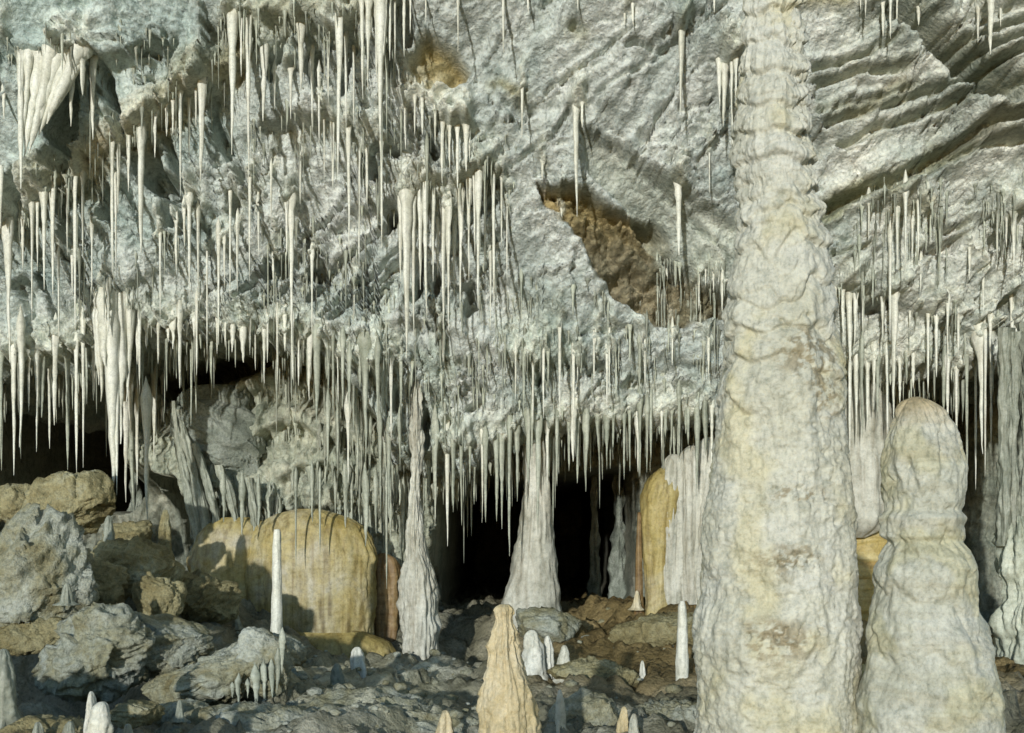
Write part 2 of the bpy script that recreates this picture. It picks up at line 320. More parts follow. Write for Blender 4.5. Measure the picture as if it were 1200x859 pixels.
# zone phrase -> [(px, root py, tip py, root width, body width)]
ZONES = {
    "in the top left corner": [(5, 112, 140, 8, 4), (84, 70, 148, 22, 10), (87, 76, 110, 8, 4), (110, 70, 164, 14, 7), (24, 58, 120, 8, 6), (97, 74, 100, 8, 4)],
    "along the tan ledge at upper left": [(132, 168, 320, 8, 5), (139, 170, 250, 7, 5), (150, 160, 225, 9, 6), (165, 150, 296, 18, 13), (182, 135, 185, 10, 5), (212, 108, 230, 12, 5), (222, 115, 186, 7, 4), (237, 96, 213, 18, 9), (203, 118, 158, 8, 4), (230, 104, 150, 6, 4), (195, 125, 160, 8, 5)],
    "hanging at the top, left of the brown patch": [(274, 18, 182, 18, 12), (291, 20, 216, 10, 6), (283, 22, 90, 8, 4), (309, 58, 142, 18, 9), (322, 88, 128, 7, 4), (341, 82, 140, 14, 5), (353, 30, 108, 16, 9), (366, 60, 155, 8, 4)],
    "in the dense top bunch beside the brown patch": [(374, 90, 172, 7, 4), (385, 50, 122, 9, 4), (398, 25, 208, 14, 9), (405, 40, 150, 9, 5), (415, 55, 148, 9, 4), (424, -5, 118, 10, 7), (433, -5, 106, 12, 7), (447, -5, 165, 22, 14), (441, 10, 90, 9, 5), (451, -5, 66, 9, 6), (457, 0, 72, 8, 5), (463, 0, 74, 6, 4), (474, -5, 67, 8, 5), (481, -5, 40, 5, 3)],
    "at the top edge between brown patch and column": [(499, -5, 28, 5, 3), (537, -5, 62, 6, 4), (590, -5, 62, 6, 5), (612, 105, 166, 5, 3), (619, -5, 17, 5, 3), (677, -5, 13, 5, 3), (732, 15, 32, 5, 3), (741, 5, 30, 5, 4), (837, -5, 15, 6, 4)],
    "around the dark brown hollow, above its middle": [(636, 193, 211, 7, 4), (658, 250, 269, 4, 3), (674, 128, 254, 12, 8), (682, 122, 150, 9, 5), (798, 38, 131, 12, 7), (794, 218, 300, 14, 9), (781, 314, 342, 9, 5), (850, 78, 148, 18, 11), (843, 70, 128, 10, 6), (857, 74, 142, 10, 6), (862, 70, 120, 9, 5), (858, 130, 195, 5, 3), (831, 178, 228, 6, 3)],
    "under the dark brown hollow near the huge column": [(819, 322, 364, 7, 4), (827, 316, 336, 5, 3), (836, 322, 342, 5, 3), (846, 330, 366, 9, 5), (822, 376, 418, 6, 4), (831, 400, 432, 5, 4), (791, 390, 432, 6, 4), (701, 385, 405, 6, 3), (842, 316, 332, 5, 3)],
    "at the very top, right of the huge column": [(1008, -5, 12, 5, 3), (1014, -5, 20, 6, 4), (1034, 4, 43, 8, 5), (1044, -5, 46, 12, 7), (1051, -2, 34, 8, 4), (1076, 10, 30, 10, 7), (1146, 10, 50, 10, 5), (1160, -3, 64, 18, 11), (1172, 10, 32, 8, 4)],
    "on the pale wall right of the huge column": [(1018, 240, 281, 10, 4), (1043, 258, 400, 8, 5), (1051, 243, 316, 10, 5), (1061, 228, 320, 12, 5), (1076, 235, 300, 8, 4), (1069, 262, 300, 6, 4), (1079, 308, 342, 5, 3), (1136, 290, 328, 6, 4), (1152, 315, 366, 7, 4), (1168, 248, 305, 9, 4), (1187, 252, 328, 12, 6), (1179, 255, 290, 7, 4)],
    "on the lower ledge right of the huge column": [(979, 338, 372, 7, 4), (987, 340, 395, 9, 6), (994, 343, 436, 14, 8), (1003, 344, 405, 9, 6), (1011, 350, 387, 8, 4), (1034, 348, 402, 10, 5), (1047, 345, 497, 18, 8), (1066, 365, 384, 6, 4), (1087, 368, 462, 8, 5), (1097, 372, 442, 8, 5), (1112, 380, 425, 7, 4), (1160, 380, 425, 8, 4), (1186, 350, 470, 10, 5), (1122, 384, 418, 6, 4)],
    "at the left edge of the upper slope": [(2, 205, 268, 8, 6), (10, 262, 425, 22, 9), (27, 258, 318, 8, 4), (38, 240, 382, 9, 4), (44, 238, 318, 6, 4), (52, 228, 340, 12, 6), (62, 225, 350, 12, 6), (69, 295, 402, 5, 4)],
    "on the slope above the largest stalactite": [(88, 208, 388, 10, 5), (79, 225, 300, 7, 4), (97, 205, 303, 9, 5), (85, 300, 346, 6, 4), (108, 265, 346, 8, 4), (136, 215, 320, 6, 4), (127, 335, 392, 8, 5), (188, 275, 378, 8, 4)],
    "on the slope above the black arch": [(222, 235, 352, 12, 5), (207, 260, 318, 6, 4), (232, 255, 342, 9, 5), (243, 295, 416, 4, 3), (256, 275, 404, 7, 4), (270, 225, 352, 10, 4), (279, 265, 342, 8, 4), (293, 210, 330, 8, 4), (216, 245, 290, 6, 4), (263, 285, 340, 5, 3)],
    "on the middle slope left of the fused bundle": [(303, 240, 300, 7, 4), (320, 295, 330, 6, 4), (341, 235, 393, 14, 7), (336, 238, 300, 8, 4), (366, 300, 395, 7, 4), (380, 140, 210, 7, 4), (390, 145, 222, 8, 5), (409, 150, 298, 12, 6), (421, 190, 314, 7, 4), (415, 335, 374, 6, 4), (447, 165, 292, 10, 4), (318, 200, 262, 6, 4), (352, 180, 240, 6, 4), (430, 175, 240, 7, 5)],
    "hanging from the ledge under the brown patch": [(486, 112, 158, 9, 4), (495, 115, 158, 8, 5), (510, 125, 170, 9, 5), (519, 145, 215, 10, 6), (527, 148, 200, 8, 5), (536, 148, 222, 10, 5), (545, 148, 202, 14, 9), (550, 150, 188, 8, 5), (475, 128, 175, 8, 5)],
    "of the fused bundle in mid ceiling": [(470, 232, 330, 10, 7), (477, 228, 420, 26, 13), (485, 232, 395, 14, 8), (493, 225, 340, 12, 8), (500, 215, 376, 14, 8), (507, 222, 330, 10, 6), (513, 240, 325, 9, 5), (520, 250, 386, 12, 7), (526, 245, 388, 10, 6), (533, 255, 350, 10, 6), (540, 230, 370, 14, 8)],
    "right of the fused bundle in the middle": [(550, 210, 330, 10, 6), (556, 205, 300, 10, 6), (561, 200, 362, 14, 8), (568, 215, 320, 8, 5), (578, 202, 362, 10, 5), (575, 300, 388, 6, 4), (588, 210, 290, 7, 4), (594, 240, 330, 5, 3), (516, 395, 432, 8, 5)],
    "in the curtain over the left black hollow": [(4, 425, 542, 10, 7), (17, 425, 557, 10, 6), (28, 422, 516, 14, 10), (33, 428, 515, 8, 5), (42, 420, 526, 12, 8), (51, 425, 507, 10, 7), (56, 430, 545, 7, 4), (67, 418, 492, 11, 7), (78, 415, 551, 14, 6), (89, 412, 554, 8, 4), (97, 410, 548, 9, 5), (102, 410, 502, 6, 4), (107, 405, 476, 8, 6), (22, 425, 535, 8, 6)],
    "along the rim of the black arch": [(158, 385, 420, 7, 4), (165, 388, 452, 8, 5), (173, 386, 425, 8, 5), (185, 384, 440, 9, 6), (194, 385, 410, 6, 4), (202, 384, 432, 10, 7), (211, 382, 455, 10, 7), (218, 384, 400, 6, 4), (227, 384, 406, 9, 5), (234, 384, 440, 6, 4), (252, 384, 415, 5, 3), (262, 386, 425, 5, 4), (270, 386, 425, 10, 7), (283, 388, 455, 12, 9)],
    "along the right half of the black arch": [(293, 388, 416, 6, 4), (302, 390, 432, 6, 4), (310, 390, 446, 8, 5), (317, 388, 425, 6, 4), (325, 392, 450, 8, 5), (331, 390, 412, 8, 5), (340, 394, 445, 7, 5), (349, 398, 460, 8, 5), (357, 400, 450, 7, 5), (365, 402, 470, 9, 6), (374, 405, 483, 14, 8)],
    "in the stepped curtain left of the flared column": [(383, 410, 460, 9, 5), (391, 415, 488, 8, 4), (398, 420, 470, 7, 4), (404, 420, 466, 8, 5), (412, 425, 482, 8, 6), (430, 430, 532, 36, 11), (421, 430, 470, 10, 7), (440, 436, 490, 9, 6), (446, 430, 495, 9, 6), (459, 432, 505, 12, 6), (452, 430, 470, 8, 5), (468, 430, 480, 8, 5)],
    "of the stepped curtain's back row, left centre": [(383, 480, 570, 10, 6), (396, 485, 555, 9, 6), (408, 490, 575, 10, 6), (418, 500, 590, 9, 5), (432, 505, 580, 10, 6), (446, 510, 600, 10, 6), (458, 515, 620, 10, 6), (466, 515, 585, 9, 6)],
    "in the fringe between flared column and conical column": [(504, 530, 600, 12, 8), (512, 530, 615, 12, 7), (522, 530, 640, 12, 8), (531, 528, 590, 9, 6), (540, 525, 610, 9, 6), (549, 525, 585, 8, 5), (562, 520, 608, 9, 5), (569, 520, 612, 9, 5), (580, 518, 602, 8, 5), (588, 515, 606, 8, 6), (597, 512, 630, 10, 6), (605, 508, 605, 10, 7)],
    "in the fringe between conical column and draped flowstone": [(620, 505, 600, 14, 9), (633, 500, 612, 12, 7), (642, 500, 620, 9, 5), (651, 498, 570, 8, 6), (658, 498, 556, 8, 5), (666, 496, 545, 8, 5), (673, 495, 584, 12, 8), (680, 494, 560, 7, 5), (688, 494, 586, 11, 8), (700, 492, 568, 10, 7), (711, 492, 570, 12, 8), (722, 490, 540, 9, 5), (728, 490, 560, 8, 5), (736, 490, 588, 9, 5), (743, 488, 580, 12, 8), (752, 490, 568, 9, 6), (760, 488, 545, 9, 6), (766, 488, 556, 7, 5)],
    "in the fringe left of the huge column": [(773, 488, 541, 7, 4), (780, 486, 530, 7, 5), (787, 486, 547, 7, 4), (794, 485, 525, 7, 5), (801, 484, 520, 9, 6), (808, 484, 545, 8, 5), (815, 482, 560, 9, 6), (824, 480, 560, 10, 7), (833, 480, 570, 9, 6)],
    "on the lumpy rock below the brown hollow": [(605, 425, 475, 6, 4), (614, 430, 485, 6, 4), (625, 430, 520, 6, 4), (639, 410, 490, 6, 4), (656, 385, 480, 6, 4), (675, 425, 505, 6, 4), (678, 430, 455, 6, 4), (699, 420, 450, 5, 3), (712, 415, 475, 5, 3), (717, 400, 492, 5, 4), (753, 405, 480, 7, 5), (757, 420, 465, 5, 3), (832, 405, 445, 5, 4)],
    "in the fringe between huge column and right stalagmite": [(985, 425, 500, 9, 6), (994, 425, 515, 8, 5), (1001, 425, 535, 9, 6), (1009, 425, 520, 9, 6), (1016, 425, 540, 8, 6), (1023, 425, 505, 8, 5), (1031, 425, 525, 9, 6), (1038, 428, 510, 8, 5), (1056, 425, 480, 8, 5), (1064, 425, 470, 8, 5)],
    "in the fringe right of the right stalagmite": [(1072, 425, 478, 8, 6), (1083, 425, 475, 9, 6), (1104, 428, 490, 9, 6), (1113, 428, 520, 9, 6), (1121, 430, 560, 8, 5), (1130, 430, 565, 8, 5), (1140, 428, 574, 7, 4), (1150, 405, 532, 24, 13), (1156, 410, 558, 8, 5), (1163, 420, 515, 9, 6), (1196, 415, 520, 10, 6), (1192, 410, 478, 10, 7)],
    "hanging just right of the largest white stalactite": [(145, 455, 572, 14, 9), (155, 465, 600, 16, 9), (163, 480, 562, 12, 7), (168, 500, 614, 14, 8), (177, 470, 576, 18, 10), (184, 455, 560, 10, 5), (193, 455, 515, 8, 5), (150, 440, 520, 14, 9)],
}
# long grooves: polyline, half width px, depth m
GROOVES = [
    ([(948, 88), (1000, 72), (1045, 50)], 6, 0.10), ([(948, 108), (1010, 88), (1060, 80)], 6, 0.10),
    ([(955, 140), (1030, 115), (1070, 100)], 5, 0.07), ([(965, 150), (1020, 128), (1080, 110), (1130, 100), (1200, 66)], 7, 0.13),
    ([(985, 175), (1030, 152), (1080, 135), (1130, 118), (1200, 105)], 6, 0.12),
    ([(950, 255), (1000, 235), (1060, 205), (1110, 178), (1150, 152), (1210, 145)], 9, 0.22),
    ([(1020, 232), (1080, 205), (1130, 182), (1200, 166)], 6, 0.12),
    ([(1115, 55), (1150, 42), (1200, 28)], 6, 0.14), ([(1125, 72), (1160, 60), (1210, 48)], 6, 0.14),
    ([(1140, 90), (1180, 76), (1210, 70)], 6, 0.12), ([(965, 305), (1000, 300), (1020, 285)], 4, 0.08),
    ([(1040, -20), (1075, 25), (1120, 70), (1168, 122)], 20, 0.34),  # stands for the column's cast shadow: carved, then darkened in the tint
    ([(600, 195), (650, 160), (668, 130)], 4, 0.07), ([(640, 110), (690, 75), (740, 40)], 4, 0.06), ([(700, 115), (760, 75), (785, 60)], 4, 0.05),
    ([(360, 345), (400, 300), (440, 270)], 5, 0.12), ([(378, 370), (430, 322), (470, 285)], 5, 0.14), ([(390, 375), (440, 335), (478, 300)], 5, 0.14),
    ([(425, 365), (455, 335), (475, 310)], 5, 0.14), ([(350, 280), (380, 255), (405, 232)], 5, 0.12),
    ([(15, 330), (28, 365)], 5, 0.12), ([(22, 325), (40, 370)], 5, 0.12), ([(40, 320), (68, 375)], 5, 0.14), ([(68, 245), (85, 300), (110, 370)], 6, 0.16), ([(90, 290), (112, 350)], 6, 0.14),
    ([(118, 75), (132, 105), (148, 165)], 5, 0.14), ([(190, 155), (210, 215)], 6, 0.2), ([(172, 160), (200, 260)], 6, 0.2), ([(255, 145), (280, 205)], 6, 0.18),
    ([(300, 360), (330, 340), (345, 325)], 4, 0.1), ([(270, 350), (300, 320)], 4, 0.1), ([(0, 85), (14, 112)], 5, 0.14),
    ([(720, 170), (780, 215), (860, 300)], 5, 0.07), ([(540, 265), (570, 235), (600, 220)], 5, 0.08),
    ([(1000, 290), (1015, 300), (1010, 330)], 4, 0.06), ([(1140, 385), (1190, 345)], 6, 0.12), ([(1110, 270), (1135, 262)], 5, 0.1),
]

def seg_dist(px, py, pts):
    d = np.full(px.shape, 1e9)
    for (x0, y0), (x1, y1) in zip(pts[:-1], pts[1:]):
        vx, vy = x1 - x0, y1 - y0
        t = np.clip(((px - x0) * vx + (py - y0) * vy) / (vx * vx + vy * vy), 0, 1)
        d = np.minimum(d, np.hypot(px - x0 - t * vx, py - y0 - t * vy))
    return d

def poly_mask(px, py, poly, soft):
    """soft inside mask of a polygon"""
    inside = np.zeros(px.shape, bool)
    n = len(poly)
    for i in range(n):
        x0, y0 = poly[i]; x1, y1 = poly[(i + 1) % n]
        if y0 == y1: continue
        c = ((y0 > py) != (y1 > py)) & (px < (x1 - x0) * (py - y0) / (y1 - y0) + x0)
        inside ^= c
    d = seg_dist(px, py, poly + [poly[0]])
    sd = np.where(inside, d, -d)
    return sstep(-soft, soft, sd)

NX = 900
Xs = np.linspace(-7.0, 7.0, NX)
NZ = 290
RECESS = [(628, 208), (690, 215), (735, 245), (785, 272), (812, 320), (858, 345), (850, 372), (780, 366), (722, 354), (688, 300), (655, 250)]
SLAB = [(680, 150), (715, 165), (790, 215), (868, 262), (862, 330), (800, 318), (745, 250), (690, 205)]
BROWN2 = [(470, 70), (490, 40), (520, 48), (548, 80), (540, 98), (505, 104), (480, 98)]

def ceiling_field():
    rim_y = np.interp(600 + Xs / 10.2 * F, RIM_PX, RIM_PY)
    zr = np.zeros(NX)
    for i in range(NX):                       # rim height for each column
        z = 2.5
        for _ in range(12):
            y = ybase(z); p = 600 + Xs[i] / y * F
            z = ZC + (HZ - np.interp(p, RIM_PX, RIM_PY)) / F * y
        zr[i] = z
    zr = zr - 0.10 * np.clip(ridge(Xs * 9.0, 0 * Xs, 0 * Xs + 2.3, 3, 0.7), -0.5, 1.5) * np.clip(0.6 + 0.9 * pn(Xs * 1.7, 9.0, 5.0), 0, 1.3) + 0.05 * fbm(Xs * 2.5, 0 * Xs, 0 * Xs + 3.3, 3) - 0.07 * np.clip(ridge(Xs * 4.5, 0 * Xs, 0 * Xs + 8.3, 3, 0.7), -0.6, 1.4) * (0.5 + 0.8 * pn(Xs * 1.1, 3.0, 5.0))
    v = np.linspace(0, 1, NZ)[:, None]
    Z = 6.1 * (1 - v) + zr[None, :] * v
    X = np.repeat(Xs[None, :], NZ, 0)
    Yb = ybase(Z)
    # scalloped, folded limestone
    wx = 0.25 * fbm(X * 0.9, Z * 0.9, 4.0, 3); wz = 0.25 * fbm(X * 0.9, Z * 0.9, 14.0, 3)
    Y = Yb.copy()
    px = 600 + X / Yb * F
    py = HZ - (Z - ZC) / Yb * F
    Y += 0.26 * fbm(X * 0.55, Z * 0.6, 1.5, 3)
    jx = px + 14 * fbm(X * 2.2, Z * 2.2, 8.0, 3); jy = py + 14 * fbm(X * 2.2, Z * 2.2, 28.0, 3)
    for pts, step, bul, rec in LIPS:
        xs = [p[0] for p in pts]; ys = [p[1] for p in pts]
        ly = np.interp(px, xs, ys) + 6 * fbm(X * 5, 0.0, ys[0] * 0.1, 3)
        e = sstep(xs[0] - 25, xs[0] + 15, px) * (1 - sstep(xs[-1] - 15, xs[-1] + 25, px))
        t = py - ly
        vary = np.clip(0.62 + 0.75 * fbm(X * 1.7, ys[0] * 0.37, 2.0, 3), 0.05, 1.3)
        Y += 0.72 * e * vary * (step * sstep(-3, 8, t) * np.exp(-np.clip(t, 0, 900) / rec) - 0.55 * bul * np.exp(-(np.where(t < -6, (t + 6) / 42.0, (t + 6) / 12.0)) ** 2))
    for cx, cy, rx, ry, dep, rot in PITS:
        a = math.radians(rot); ca, sa = math.cos(a), math.sin(a)
        dx, dy = jx - cx, jy - cy
        u = (dx * ca + dy * sa) / rx; w = (-dx * sa + dy * ca) / ry
        Y += 1.25 * dep * (1 - sstep(0.5, 1.05, np.hypot(u, w)))
    for pts, hw, dep in GROOVES:
        hw = hw * 0.7
        d = seg_dist(px + 4 * fbm(X * 4, Z * 4, 2.2, 2), py + 4 * fbm(X * 4, Z * 4, 6.6, 2), pts)
        Y += 1.1 * dep * np.exp(-(d / hw) ** 4) - dep * 0.35 * np.exp(-((d - hw * 2.2) / (hw * 1.2)) ** 2)
    rec = poly_mask(jx, jy, RECESS, 5.0)
    Y += 0.20 * rec
    Y += rec * 0.16 * ridge(X * 3 + Z * 3, Z * 4 - X * 2, 3.3, 3)
    slab = poly_mask(px, py, SLAB, 5.0)
    br2 = poly_mask(jx, jy, BROWN2, 8.0)
    Y += 0.16 * br2 + br2 * 0.05 * ridge(X * 5, Z * 5, 3.3, 3)
    # flattened slab tilting back
    Y += slab * (0.20 - 0.10 * fbm(X * 1.4, Z * 1.4, 9.0, 2))
    smooth = 1 - 0.55 * slab
    tl = sstep(260, 60, px) * sstep(230, 60, py)            # calmer blue-grey area, top left
    smooth = smooth * (1 - 0.35 * tl)
    # folds leaning with the strata
    diag = (X + wx) * 0.75 - (Z + wz) * 0.62
    alng = (X + wx) * 0.62 + (Z + wz) * 0.75
    side = sstep(150, 330, px) * 2 - 1                        # leans the other way at far left
    dg = np.where(side > 0, diag, (X + wx) * 0.8 + (Z + wz) * 0.55)
    al = np.where(side > 0, alng, -(X + wx) * 0.55 + (Z + wz) * 0.8)
    Y -= smooth * 0.055 * ridge(dg * 2.2, al * 0.6, 5.0, 3, 0.5)
    w2 = 0.10 * fbm(X * 3, Z * 3, 41.0, 3)
    Y += smooth * 0.085 * facets(dg * 3.4 + w2 * 4, al * 1.3 + w2 * 3, 3)
    Y += smooth * 0.040 * facets(dg * 8.0 + w2 * 9, al * 3.6 + w2 * 7, 19)
    Y += smooth * 0.014 * facets(dg * 21 + w2 * 22, al * 11 + w2 * 22, 43)
    f1, f2, _ = cell(dg * 2.6 + w2 * 8, al * 1.2 + w2 * 6, 31)
    ck = sstep(-0.1, 0.4, fbm(X * 1.1, Z * 1.1, 61.0, 3))
    Y += smooth * ck * 0.11 * np.exp(-((f2 - f1) / 0.06) ** 2)
    f1, f2, _ = cell(dg * 7 + w2 * 16, al * 3.5 + w2 * 12, 57)
    ck = sstep(0.0, 0.5, fbm(X * 1.7, Z * 1.7, 91.0, 3))
    Y += smooth * ck * 0.06 * np.exp(-((f2 - f1) / 0.09) ** 2)
    rough = 0.45 + 0.9 * sstep(-0.2, 0.6, fbm(X * 0.8, Z * 0.8, 77.0, 2)) + 0.5 * sstep(330, 420, py) * sstep(520, 580, px)
    Y -= smooth * rough * 0.022 * ridge(dg * 7, al * 4, 2.0, 4, 0.6)
    Y += smooth * rough * 0.014 * fbm(X * 24, Z * 24, 1.0, 3, 0.6)
    # calcite flows feeding every stalactite
    calc = np.zeros(X.shape)
    for items in ZONES.values():
        for qx, q0, q1, w0, w1 in items:
            sel = (np.abs(px - qx) < w0 * 2 + 4) & (py > q0 - 75) & (py < q0 + 14)
            if not sel.any(): continue
            a_, b_ = px[sel], py[sel]
            up_ = np.clip((q0 - b_) / 52.0, -0.5, 2)
            wd = (0.42 * w0 + 1.0) * (1 + 0.6 * np.clip(up_, 0, 1))
            g = np.exp(-((a_ - qx + 2.5 * np.sin(b_ * 0.21 + qx)) / wd) ** 2) * np.where(b_ < q0, np.clip(1 - up_, 0, 1) ** 0.8, 1 - sstep(0, 12, b_ - q0))
            Y[sel] -= g * min(0.05 + 0.009 * w0, 0.18)
            calc[sel] = np.maximum(calc[sel], g)
    # curtains of vertical flutes over the lower tiers
    low = sstep(330, 440, py) * (1 - 0.5 * sstep(560, 640, px)) * (1 - sstep(980, 1000, px) * 0.2)
    cen = np.exp(-((px - 500) / 70.0) ** 2) * sstep(210, 260, py)
    fl = np.clip(low * 0.55 + cen, 0, 1)
    Y -= fl * 0.07 * ridge(X * 7.0, Z * 0.8, 4.4, 3, 0.6)
    # roll under at the rim
    dist = (Z - zr[None, :])
    Y += 0.22 * np.exp(-dist / 0.07)
    # colours
    T = np.ones(X.shape + (3,))
    def blend(mask, col):
        nonlocal T
        T = T * (1 - mask[..., None]) + np.array(col) * mask[..., None]
    nn = fbm(X * 1.3, Z * 1.3, 50.0, 4)
    blue = np.clip(sstep(420, 120, px) * sstep(420, 60, py) * 0.75 + 0.35 * sstep(0.0, 0.5, nn), 0, 1)
    blend(blue * 0.85, (0.74, 0.86, 0.86))
    green = sstep(300, 420, py) * sstep(900, 600, px)
    blend(green * 0.55 * sstep(-0.3, 0.3, fbm(X * 2, Z * 2, 5.0, 3)), (0.66, 0.74, 0.64))
    warm = sstep(900, 1000, px) * 0.6
    blend(warm, (1.1, 1.05, 0.98))
    for pts, hw, col, amt in (
            ([(70, 215), (110, 185), (155, 155), (190, 118), (245, 80), (275, 45)], 20, (0.95, 0.76, 0.46), 0.75),
            ([(300, 25), (350, 15), (420, 20)], 22, (0.95, 0.84, 0.58), 0.6),
            ([(480, 90), (520, 110)], 16, (0.95, 0.82, 0.6), 0.5),
            ([(590, 105), (606, 115)], 10, (0.55, 0.46, 0.22), 0.7),
            ([(668, 38), (680, 42)], 10, (0.5, 0.46, 0.28), 0.6),
            ([(950, 255), (1000, 235), (1060, 205), (1110, 178)], 11, (0.60, 0.55, 0.30), 0.8),
            ([(1000, 128), (1060, 108)], 7, (0.66, 0.52, 0.34), 0.6),
            ([(1100, 180), (1200, 145)], 12, (0.45, 0.36, 0.24), 0.7),
            ([(940, 5), (985, 10)], 12, (0.62, 0.52, 0.26), 0.7),
            ([(1040, 245), (1090, 240)], 10, (0.9, 0.78, 0.5), 0.5)):
        d = seg_dist(jx, jy, pts)
        blend(amt * np.exp(-(d / hw) ** 2), col)
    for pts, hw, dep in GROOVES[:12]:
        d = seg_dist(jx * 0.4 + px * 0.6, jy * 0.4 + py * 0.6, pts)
        blend(0.6 * np.exp(-(d / (hw * 1.1)) ** 2), (0.50, 0.50, 0.38))  # darker olive along these grooves; paints in the column's shadow on the wide gully
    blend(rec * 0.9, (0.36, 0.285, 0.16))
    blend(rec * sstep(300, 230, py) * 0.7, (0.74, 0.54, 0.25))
    blend(br2 * 0.9, (0.62, 0.47, 0.20))
    blend(slab * 0.55, (0.66, 0.67, 0.58))
    blend(np.clip(calc * 0.9, 0, 0.85), (1.22, 1.18, 1.06))
    return X, Y, Z, T, zr

CX, CY, CZ, CT, ZR = ceiling_field()
# underside going back, and the roof over the visitor's head
NU = 44
under = np.linspace(0, 1, NU + 1)[1:, None]
UX = np.repeat(Xs[None, :], NU, 0)
UY = CY[-1][None, :] * (1 - under) + 22.0 * under
UZ = ZR[None, :] + 0.10 * np.sin(under * 3.0) + 0.16 * fbm(UX * 1.6, UY * 1.6, 7.0, 4) * sstep(0, 0.15, under)
UZ -= 0.06 * (1 - sstep(0.0, 0.1, under)) * 0
NR = 30
rf = np.linspace(0, 1, NR + 1)[:-1, None]
RX = np.repeat(Xs[None, :], NR, 0)
RY = 3.0 * (1 - rf) + CY[0][None, :] * rf
RZ = 8.6 * (1 - rf) + 6.1 * rf + 0.3 * fbm(RX, RY, 3.0, 4) * (1 - rf ** 6)
P = np.concatenate([np.stack([RX, RY, RZ], -1), np.stack([CX, CY, CZ], -1), np.stack([UX, UY, UZ], -1)], 0)
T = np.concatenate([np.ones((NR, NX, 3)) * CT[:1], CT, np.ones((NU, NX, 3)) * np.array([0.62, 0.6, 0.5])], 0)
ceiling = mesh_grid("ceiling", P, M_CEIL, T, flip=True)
tag(ceiling, "crumpled grey white limestone ceiling sloping down to the back of the cave", None, None, "structure")

def ceil_hit(px, py):
    """first point of the ceiling seen at a photograph pixel"""
    D = np.linspace(6.5, 12.0, 1100)
    X = (px - 600) / F * D; Z = ZC + (HZ - py) / F * D
    xi = np.clip((X + 7.0) / 14.0 * (NX - 1), 0, NX - 1.001)
    i0 = xi.astype(int)
    zr = ZR[i0]
    v = np.clip((6.1 - Z) / (6.1 - zr), 0, 1) * (NZ - 1)
    j0 = np.minimum(v.astype(int), NZ - 2)
    fr = v - j0
    Y = CY[j0, i0] * (1 - fr) + CY[j0 + 1, i0] * fr
    hit = (D >= Y) & (Z >= zr - 0.02)
    if not hit.any():
        return None
    k = int(np.argmax(hit))
    return Vector((X[k], D[k], Z[k]))

def rim_at(px):
    """point on the lower rim seen at a photograph column"""
    D = 10.0
    for _ in range(6):
        X = (px - 600) / F * D
        i = int(np.clip((X + 7.0) / 14.0 * (NX - 1), 0, NX - 1))
        D = CY[-4, i]
    return Vector((X, D, ZR[i]))

# ------------------------------------------------------------------ back wall with its openings
NBX, NBZ = 720, 240
bx = np.linspace(-7.5, 7.5, NBX)[None, :].repeat(NBZ, 0)
bz = np.linspace(3.9, -0.6, NBZ)[:, None].repeat(NBX, 1)
BD = 11.6
bpx = 600 + bx / BD * F + 6 * fbm(bx * 2, bz * 2, 1.0, 3)
bpy_ = HZ - (bz - ZC) / BD * F + 6 * fbm(bx * 2, bz * 2, 21.0, 3)
BY = 12.6 + 0.35 * fbm(bx * 0.7, bz * 0.7, 31.0, 3)
mid = poly_mask(bpx, bpy_, [(150, 400), (215, 470), (250, 455), (300, 440), (360, 400), (470, 420), (555, 540), (545, 640), (440, 700), (220, 700), (205, 600), (180, 560), (150, 560)], 22)
BY -= 1.25 * mid
LIPS_B = [
    ([(285, 470), (330, 455), (380, 462), (430, 480)], 0.22, 0.12, 60), ([(300, 520), (350, 505), (400, 515), (460, 540)], 0.24, 0.12, 50),
    ([(340, 560), (390, 548), (450, 565), (500, 575)], 0.22, 0.12, 50), ([(215, 590), (260, 580), (310, 588), (350, 600)], 0.24, 0.14, 40),
    ([(360, 600), (420, 592), (470, 605)], 0.18, 0.10, 40), ([(150, 480), (180, 468), (210, 490)], 0.2, 0.1, 50), ([(470, 560), (510, 550), (550, 565)], 0.2, 0.12, 60),
    ([(380, 440), (430, 430), (470, 450)], 0.2, 0.1, 50),
]
for pts, step, bul, rec in LIPS_B:
    xs = [p[0] for p in pts]; ys = [p[1] for p in pts]
    ly = np.interp(bpx, xs, ys) + 7 * fbm(bx * 4, 0.0, ys[0] * 0.1, 3)
    e = sstep(xs[0] - 25, xs[0] + 15, bpx) * (1 - sstep(xs[-1] - 15, xs[-1] + 25, bpx))
    t = bpy_ - ly
    BY += e * (step * sstep(-3, 8, t) * np.exp(-np.clip(t, 0, 900) / rec) - bul * np.exp(-(np.where(t < -6, (t + 6) / 30.0, (t + 6) / 10.0)) ** 2))
BY -= (0.07 * ridge(bx * 4.0, bz * 0.7, 9.0, 4, 0.6) + 0.05 * ridge(bx * 5, bz * 5, 2.0, 4, 0.6)) * (0.6 + 0.6 * mid)
BY += 0.06 * facets(bx * 4, bz * 3, 77)
BY -= 0.04 * ridge(bx * 12, bz * 1.2, 9.0, 3, 0.6)
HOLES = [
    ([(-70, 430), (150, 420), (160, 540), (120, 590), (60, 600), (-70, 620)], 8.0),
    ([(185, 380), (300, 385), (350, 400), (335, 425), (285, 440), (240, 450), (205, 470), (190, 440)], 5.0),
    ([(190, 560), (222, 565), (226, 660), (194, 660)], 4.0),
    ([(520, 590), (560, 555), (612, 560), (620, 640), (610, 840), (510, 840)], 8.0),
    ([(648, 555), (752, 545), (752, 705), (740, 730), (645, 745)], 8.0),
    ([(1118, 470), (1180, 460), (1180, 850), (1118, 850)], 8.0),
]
deep = np.zeros(bx.shape)
